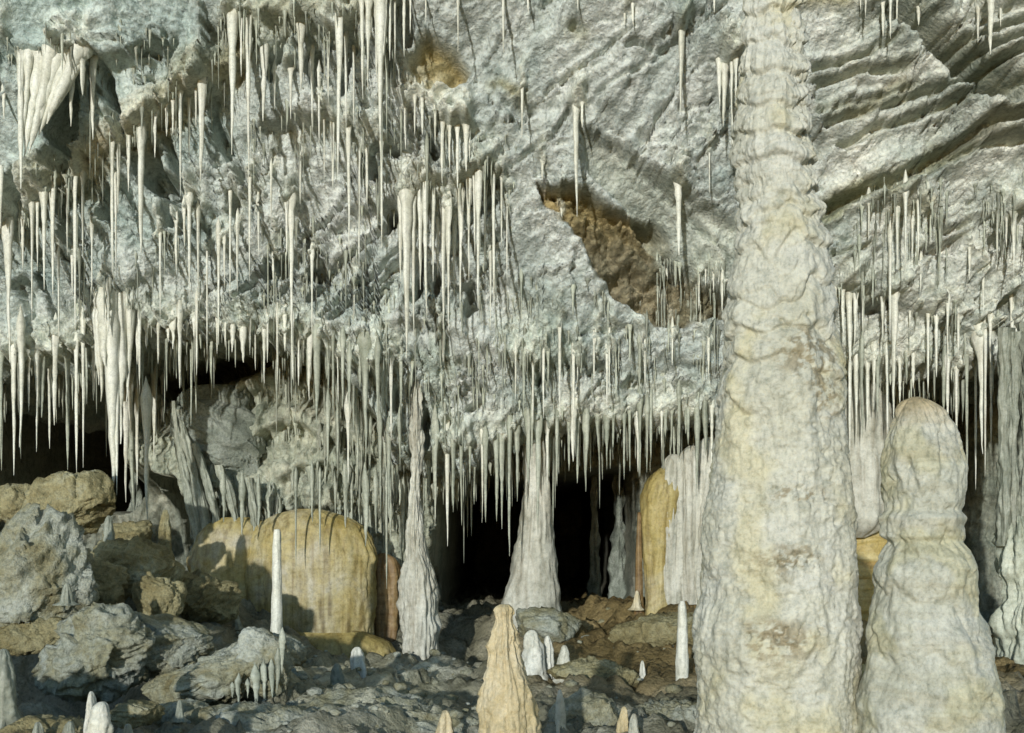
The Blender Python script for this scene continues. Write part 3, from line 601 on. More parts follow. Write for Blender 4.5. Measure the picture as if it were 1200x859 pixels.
for poly, dep in HOLES:
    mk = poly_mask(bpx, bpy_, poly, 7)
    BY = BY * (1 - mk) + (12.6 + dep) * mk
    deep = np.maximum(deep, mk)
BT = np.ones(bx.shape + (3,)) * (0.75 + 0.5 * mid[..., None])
BT = BT * (1 - deep[..., None]) + deep[..., None] * np.array([0.30, 0.24, 0.19])  # insides of the openings darkened in colour, adding to their shade
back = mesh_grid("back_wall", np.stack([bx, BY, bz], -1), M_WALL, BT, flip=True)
tag(back, "dark fluted rear wall of the cave with black openings", None, None, "structure")
def back_hit(px, py):
    D = np.linspace(10.0, 13.5, 500)
    X = (px - 600) / F * D; Z = ZC + (HZ - py) / F * D
    i = np.clip(((X + 7.5) / 15 * (NBX - 1)).astype(int), 0, NBX - 1); j = np.clip(((3.9 - Z) / 4.5 * (NBZ - 1)).astype(int), 0, NBZ - 1)
    hit = D >= BY[j, i]
    if not hit.any(): return None
    k = int(np.argmax(hit)); return Vector((X[k], D[k], Z[k]))

# ------------------------------------------------------------------ floor
FP = [  # px, py, D, of points lying on the floor
    (-200, 800, 5.0), (-200, 700, 7), (-300, 620, 9), (0, 820, 6.6), (60, 905, 6.3), (60, 890, 7.2), (60, 880, 8.2), (150, 880, 7.2), (100, 740, 9.4), (60, 640, 10), (160, 700, 9.2),
    (150, 885, 5.9), (200, 870, 6.5), (260, 840, 6.3), (230, 745, 9.0), (300, 745, 9.8), (230, 690, 10.2), (340, 770, 9.6), (330, 812, 7.2), (370, 835, 6.2), (450, 838, 6.2), (510, 840, 6.2),
    (400, 800, 8.2), (470, 792, 9.4), (520, 800, 8.6), (420, 780, 10.2), (300, 1000, 4.6), (450, 1000, 4.6), (600, 1000, 4.4), (560, 880, 6.0), (540, 830, 7.6),
    (560, 790, 10.4), (620, 722, 11.4), (640, 812, 7.8), (660, 800, 8.6), (620, 870, 6.0), (700, 860, 6.2), (760, 848, 6.5), (690, 790, 8.6), (700, 740, 10.4),
    (740, 710, 11.0), (800, 705, 10.8), (800, 770, 9.2), (760, 800, 8.4), (810, 812, 8.0), (850, 860, 6.2), (900, 950, 5.3), (900, 720, 10), (1010, 790, 8.4), (1005, 850, 7.0), (1090, 960, 5.2), (1090, 800, 8),
    (1180, 870, 6.5), (1180, 800, 8.5), (1400, 800, 8), (1150, 745, 11), (1000, 1100, 4), (200, 1100, 4), (-100, 1000, 4.2),
]
FPW = np.array([list(at(*p)) for p in FP])
NFX, NFY = 410, 390
fx = np.linspace(-7.2, 7.2, NFX)[None, :].repeat(NFY, 0)
fy = np.concatenate([np.linspace(2.4, 15.0, NFY - 20), np.linspace(15.3, 22.0, 20)])[:, None].repeat(NFX, 1)
num = np.zeros(fx.shape); den = np.zeros(fx.shape)
for X, Y, Z in FPW:
    w = 1.0 / (((fx - X) ** 2 + (fy - Y) ** 2) + 0.03) ** 1.7
    num += w * Z; den += w
FZ = num / den
FZ = np.where(fy < 4.2, FZ * sstep(2.4, 4.2, fy) + (1 - sstep(2.4, 4.2, fy)) * 0.1, FZ)
f1, f2, cv = cell(fx * 2.6 + 0.5 * fbm(fx, fy, 1.0, 3), fy * 2.6, 5)
FZ += 0.05 * (cv - 0.5) + 0.07 * fbm(fx * 1.5, fy * 1.5, 1.0, 4) + 0.05 * np.clip((f2 - f1) * 2, 0, 1) - 0.03
w3 = 0.15 * fbm(fx * 2, fy * 2, 9.0, 3)
FZ += 0.09 * facets(fx * 2.4 + w3 * 3, fy * 2.0 + w3 * 3, 23) + 0.035 * facets(fx * 7 + w3 * 5, fy * 6 + w3 * 5, 29)
FZ += 0.03 * ridge(fx * 5, fy * 5, 3.0, 4, 0.6)
fpx = 600 + fx / fy * F
br = sstep(520, 700, fpx) * sstep(6.8, 8.5, fy)
FT = np.ones(fx.shape + (3,))
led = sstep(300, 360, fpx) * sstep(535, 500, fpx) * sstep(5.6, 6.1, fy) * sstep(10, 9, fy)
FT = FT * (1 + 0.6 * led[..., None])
FT = FT * (1 - br[..., None]) + br[..., None] * np.array([0.95, 0.72, 0.42])
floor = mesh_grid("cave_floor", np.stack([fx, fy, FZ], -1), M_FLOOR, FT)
floor.name = "ground"
tag(floor, "uneven dark rocky cave floor with small ledges and brown clay at the back", None, None, "structure")

def floor_z(X, Y):
    i = int(np.clip((X + 7.2) / 14.4 * (NFX - 1), 0, NFX - 1)); j = int(np.clip((Y - 2.4) / 12.6 * (NFY - 21), 0, NFY - 21))
    return float(FZ[j, i])

# ------------------------------------------------------------------ lathe-type formations
def lathe_pts(prof, D, nang=96, nz=160, depth=1.0, disp=None, seed=0, cap=True):
    """prof: [(py, left px, right px)] top to bottom, standing D metres away"""
    ys = np.array([p[0] for p in prof], float); ls = np.array([p[1] for p in prof], float); rs = np.array([p[2] for p in prof], float)
    yy = np.linspace(ys[0], ys[-1], nz)
    if cap:   # more rows near a rounded top
        s = np.linspace(0, 1, nz) ** 1.25
        yy = ys[0] + (ys[-1] - ys[0]) * s
    l = np.interp(yy, ys, ls); r = np.interp(yy, ys, rs)
    k = np.array([1, 2, 3, 2, 1], float); k /= k.sum()
    pad = lambda a: np.convolve(np.concatenate([[a[0]] * 2, a, [a[-1]] * 2]), k, 'valid')
    l, r = pad(l), pad(r)
    Z = ZC + (HZ - yy) / F * D
    xc = ((l + r) / 2 - 600) / F * D
    R = (r - l) / 2 / F * D
    th = np.linspace(0, 2 * math.pi, nang, endpoint=False)
    TH, ZZ = np.meshgrid(th, Z)
    RR = np.repeat(R[:, None], nang, 1)
    if disp is not None:
        RR = RR + disp(TH, ZZ, RR, np.repeat(yy[:, None], nang, 1))
    if cap:
        RR[0, :] = 0.001
    X = xc[:, None] + np.sin(TH) * RR
    Y = D - np.cos(TH) * RR * depth
    return np.stack([X, Y, ZZ], -1)

def tiers(TH, Z, h, amp, seed, wav=0.5, ang=1.5):
    """stacked drooping scallops: swelling outwards downwards, then tucked in"""
    cx, sy = np.cos(TH) * ang, np.sin(TH) * ang
    t = -Z / h + wav * fbm(cx * 1.4, sy * 1.4, Z / h * 0.6 + seed, 3)
    kk = np.floor(t); f = t - kk
    cellv = pn(kk * 3.7 + cx * 1.3, sy * 1.3 + seed, kk * 0.91)
    shape = np.where(f < 0.82, (f / 0.82) ** 1.4, ((1 - f) / 0.18))
    return amp * (shape - 0.4) * (0.65 + 0.8 * cellv)

def formation(name, prof, D, mat, label, cat, disp=None, nang=96, nz=160, depth=1.0, parent=None, group=None, tint=None, cap=True):
    P = lathe_pts(prof, D, nang, nz, depth, disp, cap=cap)
    base = Vector((float(P[-1, :, 0].mean()), D, float(P[-1, 0, 2])))
    Tn = None
    if tint is not None:
        Tn = tint(P)
    elif mat in (M_YEL, M_COL, M_STAG):
        Tn = np.ones(P.shape)
    if parent is not None:
        return mesh_grid(name, P, mat, Tn, closed=True, parent=parent, loc=parent.location, flip=True)
    o = mesh_grid(name, P, mat, Tn, closed=True, loc=base, flip=True)
    return tag(o, label, cat, group)

def bumpy(seed, a=0.02, t=0.15, ta=0.012, fl=0.0):
    def f(TH, Z, R, yy):
        cx, sy = np.cos(TH), np.sin(TH)
        k = np.clip(R / 0.07, 0.12, 1.0)
        return k * (a * fbm(cx * 1.6 + seed, sy * 1.6, Z * 5, 4) + tiers(TH, Z, t, ta, seed, 0.7, 2) - fl * ridge(cx * 3.5 + seed, sy * 3.5, Z * 0.8, 3, 0.6))
    return f

# formations deep in the openings, dark rock colour chosen to make them look dim
for k, (a, b, y0, y1, lab) in enumerate([(690, 704, 520, 700, "dim grey column standing inside the right black opening, left one"), (716, 734, 515, 690, "dim grey column standing inside the right black opening, beside the yellow fold"),
                                         (150, 166, 480, 640, "dim column deep behind the large white stalactite"), (1140, 1156, 520, 760, "dim grey column inside the narrow black opening at far right")]):
    formation("dim_column", [(y0 - 60, a - 4, b + 4), (y0, a, b), ((y0 + y1) / 2, a + 3, b - 3), (y1, a - 3, b + 4), (y1 + 20, a - 6, b + 6)], 13.6, M_HANG, lab, "column", bumpy(k + 6.1, 0.05, 0.4, 0.02, 0.03), 32, 60, cap=False)
# --- the great column
COLP = [(-230, 868, 942), (-120, 872, 938), (0, 877, 931), (30, 873, 934), (60, 870, 939), (100, 866, 943), (150, 862, 944), (190, 860, 949), (214, 863, 949), (222, 868, 950), (250, 866, 955),
        (290, 862, 965), (330, 857, 971), (380, 853, 975), (420, 850, 982), (460, 843, 986), (500, 840, 985), (540, 838, 988), (600, 833, 993), (650, 829, 996),
        (700, 830, 994), (730, 822, 999), (760, 818, 1000), (800, 821, 996), (860, 820, 1000), (930, 806, 1012)]
def scallop(TH, Z, h, amp, seed, arch=0.25, wav=0.35, ang=1.2, split=2.2):
    """stacked drip lobes: arched courses split into a few lobes round the shaft"""
    cx, sy = np.cos(TH) * ang, np.sin(TH) * ang
    t = -Z / h - arch * np.cos(TH) + wav * fbm(cx + seed, sy, Z / h * 0.35 + seed, 2)
    kk = np.floor(t); f = t - kk
    big = 0.55 + 0.9 * np.abs(pn(kk * 3.7 + seed, 0.5, kk * 1.31 + 0.3)) + 0.5 * pn(cx * 1.2 + kk * 2.1, sy * 1.2, seed + 0.0)
    prof = np.where(f < 0.86, np.sin(np.clip(f / 0.86, 0, 1) * 1.9) , np.sin(1.9) * (1 - (f - 0.86) / 0.14))
    lobes = 1 - np.abs(pn(cx * split + kk * 5.3, sy * split + kk * 1.7, 0.37)) ** 0.7
    return amp * (prof * (0.55 + 0.55 * lobes) - 0.5) * big
def col_disp(TH, Z, R, yy):
    cx, sy = np.cos(TH), np.sin(TH)
    up = 1 - sstep(200, 330, yy)
    midw = sstep(170, 300, yy) * (1 - sstep(420, 560, yy))
    lowr = sstep(380, 520, yy)
    rt = 0.62 + 0.6 * sstep(-0.1, 0.9, np.sin(TH))
    d = up * rt * (scallop(TH, Z, 0.155, 0.052, 3, 0.30, 0.35) + scallop(TH, Z, 0.062, 0.017, 8, 0.3, 0.6, 1.6))
    d = d + midw * (scallop(TH, Z, 0.2, 0.034, 5, 0.3, 0.7, 1.2, 1.4) + scallop(TH, Z, 0.12, 0.014, 6, 0.3, 0.8, 2.2))
    d = d + lowr * (scallop(TH, Z, 0.55, 0.022, 9, 0.2, 0.8) + scallop(TH, Z, 0.15, 0.006, 16, 0.2, 1.0, 2.2) + 0.006 * ridge(cx * 3, sy * 3, Z * 16, 3, 0.6) + 0.005 * ridge(cx * 7, sy * 7, Z * 3, 3, 0.6))
    d = d + 0.024 * fbm(cx * 1.5, sy * 1.5, Z * 1.4, 3) + 0.0035 * ridge(cx * 5, sy * 5, Z * 9, 3, 0.6) + 0.0025 * fbm(cx * 18, sy * 18, Z * 24, 2)
    flute = 0.008 * (up * sstep(0.2, 0.9, np.sin(TH)) + 0.3 * midw) * ridge(cx * 4, sy * 4, Z * 1.6, 2, 0.6)
    # pits and scars on the lower half
    for (tx, ty, wd, hg, dp) in ((905, 655, 26, 10, 0.035), (893, 735, 24, 14, 0.045), (931, 725, 3, 14, 0.05), (855, 745, 4, 14, 0.03), (918, 582, 22, 6, 0.02), (940, 590, 4, 4, 0.03), (850, 590, 5, 8, 0.025)):
        xx = 905 + np.sin(TH) * R / 5.5 * F
        g = ((xx + 5 * fbm(cx * 9, sy * 9, Z * 9, 2) - tx) / wd) ** 2 + ((yy + 5 * fbm(cx * 9, sy * 9, Z * 9 + 9, 2) - ty) / hg) ** 2
        d = d - dp * np.exp(-g ** 2) * (np.cos(TH) > 0) * np.clip(0.35 + fbm(cx * 9, sy * 9, Z * 16, 3, 0.6), 0, 1.2)
    pr_ = R0.__class__(5)
    for q_ in range(46):
        tx, ty, wd, hg, dp = pr_.uniform(845, 980), pr_.uniform(380, 850), pr_.uniform(2, 6), pr_.uniform(2, 5), pr_.uniform(0.008, 0.02)
        xx = 905 + np.sin(TH) * R / 5.5 * F
        g = ((xx - tx) / wd) ** 2 + ((yy - ty) / hg) ** 2
        d = d - dp * np.exp(-g) * (np.cos(TH) > 0)
    return d - flute
def col_tint(P):
    X, Z = P[..., 0], P[..., 2]
    xx = 600 + X / 5.5 * F; yy = HZ - (Z - ZC) / 5.5 * F
    T = np.ones(P.shape)
    n = fbm(X * 3, P[..., 1] * 3, Z * 2.2, 4)
    y = np.clip(0.65 * sstep(0.0, 0.6, n) + 0.5 * np.exp(-((yy - 440) / 50.0) ** 2) * sstep(-0.3, 0.3, n), 0, 1)
    T = T * (1 - y[..., None]) + y[..., None] * np.array([1.0, 0.93, 0.70])
    for tx, ty, wd, hg in ((905, 655, 30, 12), (889, 742, 34, 20), (918, 582, 26, 7), (935, 425, 34, 24), (950, 470, 16, 26)):
        g = ((xx + 9 * fbm(X * 12, 1.0, Z * 12, 3) - tx) / wd) ** 2 + ((yy + 9 * fbm(X * 12, 2.0, Z * 12, 3) - ty) / hg) ** 2
        k = 0.85 * np.exp(-(g * 0.6) ** 2) * sstep(-0.15, 0.2, fbm(X * 16, P[..., 1] * 4, Z * 22, 4, 0.65))
        T = T * (1 - k[..., None]) + k[..., None] * np.array([0.52, 0.44, 0.32])
    return T
cb = at(908, 930, 5.5)
column = thing("limestone_column", cb, "huge cream limestone column rising from floor to ceiling with rippled upper shaft", "column")
formation("shaft", COLP, 5.5, M_COL, None, None, col_disp, 300, 760, 1.0, column, tint=col_tint, cap=False)
formation("crown", [(-820, 846, 968), (-600, 858, 952), (-400, 866, 945), (-222, 868, 942)], 5.5, M_COL, None, None, lambda TH, Z, R, yy: scallop(TH, Z, 0.165, 0.05, 3, 0.22, 0.3), 90, 160, 1.0, column, cap=False)
# ruffled lobes down its right flank
for k, (px, y0, y1, w) in enumerate([(930, 8, 40, 9), (933, 34, 70, 9), (937, 62, 100, 9), (939, 94, 128, 9), (941, 122, 160, 10), (942, 155, 192, 10), (943, 186, 214, 9), (945, 210, 245, 9), (950, 240, 275, 9)]):
    pr = [(y0, px - 2, px + 3)] + [(y0 + (y1 - y0) * t, px - w * s, px + w * s) for t, s in ((0.12, 0.5), (0.4, 0.85), (0.75, 1.0), (0.93, 0.8))] + [(y1, px - 2, px + 2)]
    formation("drip_lobe", pr, 5.44, M_COL, None, None, lambda TH, Z, R, yy, k=k: 0.012 * fbm(np.cos(TH) * 2 + k, np.sin(TH) * 2, Z * 9, 3), 40, 40, 1.3, column, tint=lambda P: np.ones(P.shape))

# --- right-hand stalagmite
RSP = [(465, 1070, 1076), (470, 1060, 1087), (480, 1053, 1100), (500, 1047, 1113), (520, 1042, 1122), (550, 1037, 1130), (572, 1038, 1130), (590, 1042, 1126), (598, 1044, 1121)]
RSC = [(597, 1050, 1115), (600, 1040, 1123), (606, 1035, 1127), (616, 1037, 1123), (628, 1036, 1123), (640, 1042, 1120)]
RSB = [(630, 1050, 1112), (636, 1042, 1124), (650, 1036, 1134), (665, 1030, 1140), (685, 1028, 1137), (720, 1027, 1142), (750, 1023, 1153), (790, 1019, 1160), (830, 1012, 1166), (870, 1009, 1172), (950, 998, 1186)]
def rs_disp(seed):
    def f(TH, Z, R, yy):
        cx, sy = np.cos(TH), np.sin(TH)
        k = np.clip(R / 0.12, 0, 1)
        return k * (0.02 * fbm(cx * 1.6 + seed, sy * 1.6, Z * 3, 3) + 0.005 * ridge(cx * 4, sy * 4, Z * 7 + seed, 3, 0.6) + scallop(TH, Z, 0.32, 0.03, seed, 0.15, 0.7, 1.3) + scallop(TH, Z, 0.11, 0.008, seed + 3, 0.2, 0.9, 2))
    return f
def rs_tint(P):
    n = fbm(P[..., 0] * 3, P[..., 1] * 3, P[..., 2] * 3, 4); k = sstep(0.0, 0.5, n) * 0.6
    top = np.exp(-((P[..., 2] - at(0, 470, 5.2).z) / 0.1) ** 2) * 0.8
    T = np.ones(P.shape) * (1 - k[..., None]) + k[..., None] * np.array([0.98, 0.92, 0.68])
    return T * (1 - top[..., None]) + top[..., None] * np.array([0.80, 0.62, 0.38])
RSALL = RSP[:-1] + [(598, 1043, 1121), (603, 1038, 1125)] + RSC[2:-1] + [(634, 1043, 1121), (640, 1040, 1127)] + RSB[2:]
formation("tall_stalagmite", RSALL, 5.2, M_STAG, "thick pale stalagmite with rounded cap and collar standing right of the huge column", "stalagmite", rs_disp(2.0), 200, 420, 1.0, tint=rs_tint)

formation("honey_stalagmite", [(708, 586, 597), (711, 580, 602), (717, 578, 604), (724, 580, 602), (730, 580, 603), (742, 574, 609), (752, 572, 609), (758, 570, 612), (766, 573, 611), (780, 571, 615), (800, 568, 622), (822, 562, 628), (860, 558, 635), (920, 552, 642)], 5.1, M_ORNG,
          "honey coloured bumpy stalagmite standing at the bottom centre before the dark opening", "stalagmite", bumpy(3, 0.016, 0.075, 0.012, 0.012), 110, 150)
formation("flared_column", [(425, 486, 488), (440, 484, 490), (460, 480, 495), (490, 478, 498), (545, 481, 495), (575, 480, 494), (600, 476, 496), (640, 475, 499), (665, 472, 510), (682, 467, 515), (700, 466, 517), (740, 467, 518), (765, 470, 518), (772, 474, 516), (795, 464, 521), (815, 462, 524)], 10.05, M_GREYF,
          "pale grey column with wrinkled swollen base joining floor to ceiling left of centre opening", "column", bumpy(6, 0.03, 0.3, 0.02, 0.03), 90, 200, cap=False)
formation("conical_column", [(490, 600, 656), (530, 611, 648), (560, 614, 644), (600, 610, 648), (640, 603, 651), (680, 595, 655), (705, 588, 658), (735, 580, 662)], 10.8, M_GREYF,
          "smooth white conical column widening to the floor between two black openings", "column", bumpy(9, 0.02, 0.6, 0.01, 0.01), 80, 120, cap=False)
formation("slender_stalagmite", [(620, 321, 328), (626, 320, 329), (680, 319, 330), (740, 317, 331), (756, 315, 333)], 8.6, M_STAL,
          "slender straight white stalagmite like a candle before the yellow flowstone block", "stalagmite", bumpy(1, 0.008, 0.2, 0.006), 32, 80)
formation("slender_stalagmite", [(704, 797, 802), (710, 795, 804), (745, 793, 806), (780, 792, 807), (815, 792, 806)], 8.0, M_STAL,
          "slim white stalagmite standing close to the left side of the huge column", "stalagmite", bumpy(2, 0.008, 0.2, 0.006), 32, 80)

# flowstone, left
fl1 = thing("yellow_flowstone", at(345, 775, 10.7), "broad yellow flowstone block with rounded top shoulder below the left curtains", "flowstone")
def flow(seed, a=0.05, n=4.0):
    def f(TH, Z, R, yy):
        cx, sy = np.cos(TH), np.sin(TH)
        k = np.clip(R / R.max() * 1.6 - 0.6, 0.0, 1) ** 1.5
        kb = np.clip(R / 0.25, 0.0, 1)
        fl = ridge(cx * n + seed + 0.3 * fbm(cx, sy, Z * 1.2, 2), sy * n, Z * 0.5, 3, 0.6)
        return kb * 0.011 * ridge(cx * 1.5 + seed, sy * 1.5, Z * 10, 2) * (0.4 + np.abs(pn(cx * 2, sy * 2, Z * 2))) + kb * (1.5 * a * fbm(cx * 1.3 + seed, sy * 1.3, Z * 1.3, 3) + 0.010 * fbm(cx * 9, sy * 9, Z * 7, 3)) - k * 0.5 * a * fl
    return f
def yel_tint(P):
    xx = 600 + P[..., 0] / 10.7 * F; yy = HZ - (P[..., 2] - ZC) / 10.7 * F
    g = np.exp(-((xx - 372 + 8 * fbm(xx * 0.03, yy * 0.02, 1.0, 2)) / 34.0) ** 2) * sstep(610, 650, yy) * (0.5 + 0.5 * np.clip(fbm(xx * 0.12, yy * 0.012, 3.0, 3), -1, 1))
    g = np.clip(g + 0.55 * sstep(-0.1, 0.6, fbm(xx * 0.05, yy * 0.02, 8.0, 3)), 0, 1)
    T = np.ones(P.shape) * (1 - g[..., None]) + g[..., None] * np.array([1.05, 1.15, 1.7])
    for sx, sy in ((381, 710), (391, 708), (375, 732), (384, 733), (412, 735)):
        k = 0.75 * np.exp(-(((xx - sx) / 2.6) ** 2 + ((yy - sy) / 15.0) ** 2) ** 2)
        T = T * (1 - k[..., None]) + k[..., None] * np.array([0.35, 0.32, 0.3])
    return T
formation("main_lobe", [(596, 350, 372), (601, 332, 392), (608, 316, 412), (618, 302, 428), (632, 292, 438), (655, 286, 446), (700, 286, 444), (740, 290, 436), (760, 292, 436), (790, 288, 442)], 10.7, M_YEL, None, None, flow(2.2, 0.03, 3), 200, 180, 0.4, fl1, tint=yel_tint)
formation("left_lobe", [(606, 262, 300), (614, 242, 316), (628, 226, 326), (655, 218, 330), (700, 220, 330), (730, 226, 326), (770, 222, 326)], 10.8, M_YEL, None, None, flow(7.2, 0.05, 3), 150, 150, 0.5, fl1, tint=yel_tint)
formation("brown_lobe", [(648, 446, 452), (654, 438, 462), (668, 432, 468), (700, 428, 470), (740, 430, 468), (780, 428, 470)], 10.95, M_BROWN, None, None, flow(4.2), 70, 90, 0.6, fl1)
formation("apron", [(740, 350, 420), (746, 335, 440), (752, 330, 455), (764, 326, 464), (790, 322, 470), (810, 320, 474)], 10.4, M_YEL, None, None, flow(5.2, 0.03), 110, 60, 0.5, fl1, cap=False)
# flowstone, right of centre
fl2 = thing("draped_flowstone", at(790, 720, 10.6), "rounded draped flowstone, yellow on its left and grey on its right, beside the huge column", "flowstone")
formation("yellow_fold", [(548, 775, 790), (556, 765, 796), (566, 757, 799), (580, 752, 799), (620, 751, 792), (660, 755, 788), (705, 756, 790), (730, 752, 794)], 10.55, M_YEL, None, None, flow(1.7, 0.03, 3), 60, 110, 0.9, fl2)
for k, (a, b, y0, y1) in enumerate([(772, 806, 532, 715), (794, 828, 522, 708), (812, 848, 512, 715), (832, 872, 505, 725)]):
    formation("grey_fold", [(y0, (a + b) / 2 - 3, (a + b) / 2 + 3), (y0 + 8, a + 4, b - 3), (y0 + 22, a, b), ((y0 + y1) / 2, a - 1, b + 1), (y1 - 20, a + 3, b - 4), (y1, a + 6, b - 7)], 10.5 - 0.02 * k, M_GREYF, None, None, flow(3.1 + k, 0.05, 3), 60, 110, 0.7, fl2)
formation("thin_edge", [(600, 747, 751), (640, 745, 752), (700, 744, 754), (735, 741, 757)], 10.5, M_BROWN, None, None, flow(8, 0.02, 3), 30, 60, 1.0, fl2)
# behind, between the column and the right stalagmite
fl3 = thing("banded_flowstone", at(1015, 800, 8.6), "yellow brown banded flowstone wall seen between the huge column and right stalagmite", "flowstone")
formation("pale_dome", [(440, 1006, 1014), (452, 994, 1026), (475, 982, 1036), (520, 970, 1044), (560, 960, 1052), (590, 960, 1052), (608, 966, 1046), (620, 978, 1034), (628, 994, 1018), (630, 1003, 1009)], 10.2, M_GREYF, None, None, flow(6.6, 0.06, 3), 80, 90, 0.8, fl3)
formation("banded_body", [(612, 985, 1040), (630, 972, 1058), (680, 966, 1064), (740, 966, 1066), (760, 970, 1060), (785, 965, 1066), (830, 955, 1070)], 10.5, M_BAND, None, None, lambda TH, Z, R, yy: tiers(TH, Z, 0.16, 0.04, 4, 0.5, 1.5), 90, 160, 0.7, fl3, cap=False)
formation("nub", [(778, 1008, 1014), (784, 1004, 1018), (810, 1003, 1020), (830, 1004, 1019)], 7.6, M_YEL, None, None, bumpy(4), 30, 40, 1.0, fl3)
# far right column
fr = thing("draped_column", at(1200, 850, 9.2), "grey green draped column at the right edge with wrinkled base", "column")
for k, (a, b, y0, y1) in enumerate([(1168, 1186, 385, 640), (1180, 1196, 390, 650), (1192, 1215, 380, 660), (1208, 1240, 380, 660)]):
    formation("strand", [(y0, a - 3, b + 4), (y0 + 30, a, b), ((y0 + y1) / 2, a + 2, b - 4), (y1, a - 2, b + 3)], 9.2, M_STAL2, None, None, bumpy(k + 2.5, 0.03, 0.3, 0.015, 0.02), 36, 110, 1.0, fr, cap=False)
formation("base", [(605, 1180, 1215), (625, 1170, 1240), (660, 1167, 1250), (700, 1176, 1252), (730, 1164, 1255), (790, 1168, 1260), (830, 1162, 1270), (900, 1156, 1290)], 9.2, M_STAL2, None, None, bumpy(3.3, 0.05, 0.3, 0.03, 0.05), 120, 180, 1.0, fr, cap=False)

# small stalagmites standing on the floor: py top, py bottom, px, width, D, material, label
SMALL = [
    (760, 856, 5, 30, 4.9, M_STAL2, "yellowish white stalagmite at the left picture edge in the foreground"),
    (810, 875, 108, 17, 4.75, M_STAL, "taller back one of the two cream stalagmites at bottom left"),
    (822, 880, 119, 28, 4.6, M_STAL, "stout front one of the two cream stalagmites at bottom left"),
    (846, 868, 46, 14, 4.7, M_STAL2, "low rounded stub left of another stub at the bottom left ledge"),
    (845, 868, 82, 15, 4.7, M_STAL2, "low rounded stub next to the pair of cream stalagmites"),
    (820, 842, 211, 9, 5.8, M_STAL2, "small grey stub beneath the tilted slab"),
    (758, 800, 421, 20, 8.6, M_STAL, "pointed white stalagmite stub left of the flared column"),
    (777, 814, 395, 17, 7.8, M_STAL2, "leaning grey white stub standing at the front of the yellow flowstone"),
    (808, 826, 413, 9, 6.9, M_STAL, "tiny white cone left of its twin on the centre ledge"),
    (806, 828, 431, 17, 6.8, M_STAL, "tiny white double cone on the centre ledge"),
    (818, 834, 373, 13, 6.5, M_STAL2, "small pale stub on the ledge right of the tilted slab"),
    (738, 806, 626, 28, 8.2, M_STAL, "broad white stalagmite right behind the honey stalagmite"),
    (745, 800, 642, 15, 8.3, M_STAL, "short white spike leaning on the broad white stalagmite"),
    (756, 795, 660, 15, 8.2, M_STAL, "pointed white stalagmite right of the broad white one"),
    (808, 868, 657, 13, 6.0, M_STAL, "thin white spike on a grey cone right of the honey stalagmite"),
    (774, 795, 753, 7, 8.2, M_STAL, "tiny white spike on the brown slope"),
    (692, 712, 746, 8, 10.4, M_ORNG, "tiny pale spike at the foot of the yellow fold"),
    (828, 870, 730, 15, 6.0, M_ORNG, "yellow knob at bottom centre right among rubble"),
    (836, 870, 743, 13, 5.9, M_STAG, "greenish knob beside the yellow knob among rubble"),
    (604, 670, 128, 16, 8.7, M_STAL2, "grey stalagmite between boulders below the large white stalactite"),
    (597, 680, 192, 18, 9.3, M_BTAN, "tan rounded stalagmite in front of a dark slot on the left"),
    (718, 735, 278, 10, 9.6, M_STAL2, "short pale stub at the foot of the yellow flowstone's left side"),
    (832, 880, 520, 24, 5.3, M_ORNG, "pinkish tan cone at bottom centre left of the honey stalagmite"),
    (792, 815, 518, 11, 8.8, M_STAL2, "small pale stub at the foot of the flared column"),
    (715, 728, 200, 12, 8.5, M_STAL2, "small knob on top of the grey mound at left"),
    (782, 800, 345, 10, 7.6, M_STAL2, "small grey stub right of the tilted slab's tip"),
    (830, 848, 405, 10, 6.2, M_STAL, "tiny white stub at the front of the centre ledge, left one"),
    (826, 846, 462, 12, 6.2, M_STAL2, "small blunt stub at the front of the centre ledge, right one"),
    (724, 742, 250, 9, 9.5, M_STAL2, "tiny stub on the low ochre rock beside the flowstone"),
    (788, 806, 702, 9, 8.0, M_ORNG, "tiny yellowish stub on the brown floor between white spikes"),
    (684, 706, 78, 11, 7.1, M_STAL2, "small knob growing on the large blue grey boulder"),
    (848, 866, 150, 12, 4.8, M_STAL2, "flat pale stub right of the stout cream stalagmite"),
]
for k, (y0, y1, px, w, D, mt, lab) in enumerate(SMALL):
    h = y1 - y0
    ang = w / 2.0
    lean = rnd.uniform(-0.12, 0.12) * w
    pr = [(y0 + h * t, px + lean * (1 - t) - ang * s, px + lean * (1 - t) + ang * s) for t, s in ((0, 0.15), (0.06, 0.42), (0.2, 0.62), (0.5, 0.85), (0.8, 1.0), (1.0, 1.3), (1.14, 2.3))]
    if mt in (M_COL, M_STAG):
        o = formation("stalagmite", pr, D, mt, lab, "stalagmite", bumpy(k * 1.3, 0.030, 0.06, 0.012), 36, 46, 1.0, tint=lambda P: np.ones(P.shape))
    else:
        o = formation("stalagmite", pr, D, mt, lab, "stalagmite", bumpy(k * 1.3, 0.030, 0.06, 0.012), 36, 46, 1.0)

# ------------------------------------------------------------------ boulders
_ico = bmesh.new(); bmesh.ops.create_icosphere(_ico, subdivisions=6, radius=1.0)
ICO_V = np.array([v.co[:] for v in _ico.verts]); ICO_F = np.array([[v.index for v in f.verts] for f in _ico.faces]); _ico.free()
_ico = bmesh.new(); bmesh.ops.create_icosphere(_ico, subdivisions=5, radius=1.0)
ICO5_V = np.array([v.co[:] for v in _ico.verts]); ICO5_F = np.array([[v.index for v in f.verts] for f in _ico.faces]); _ico.free()

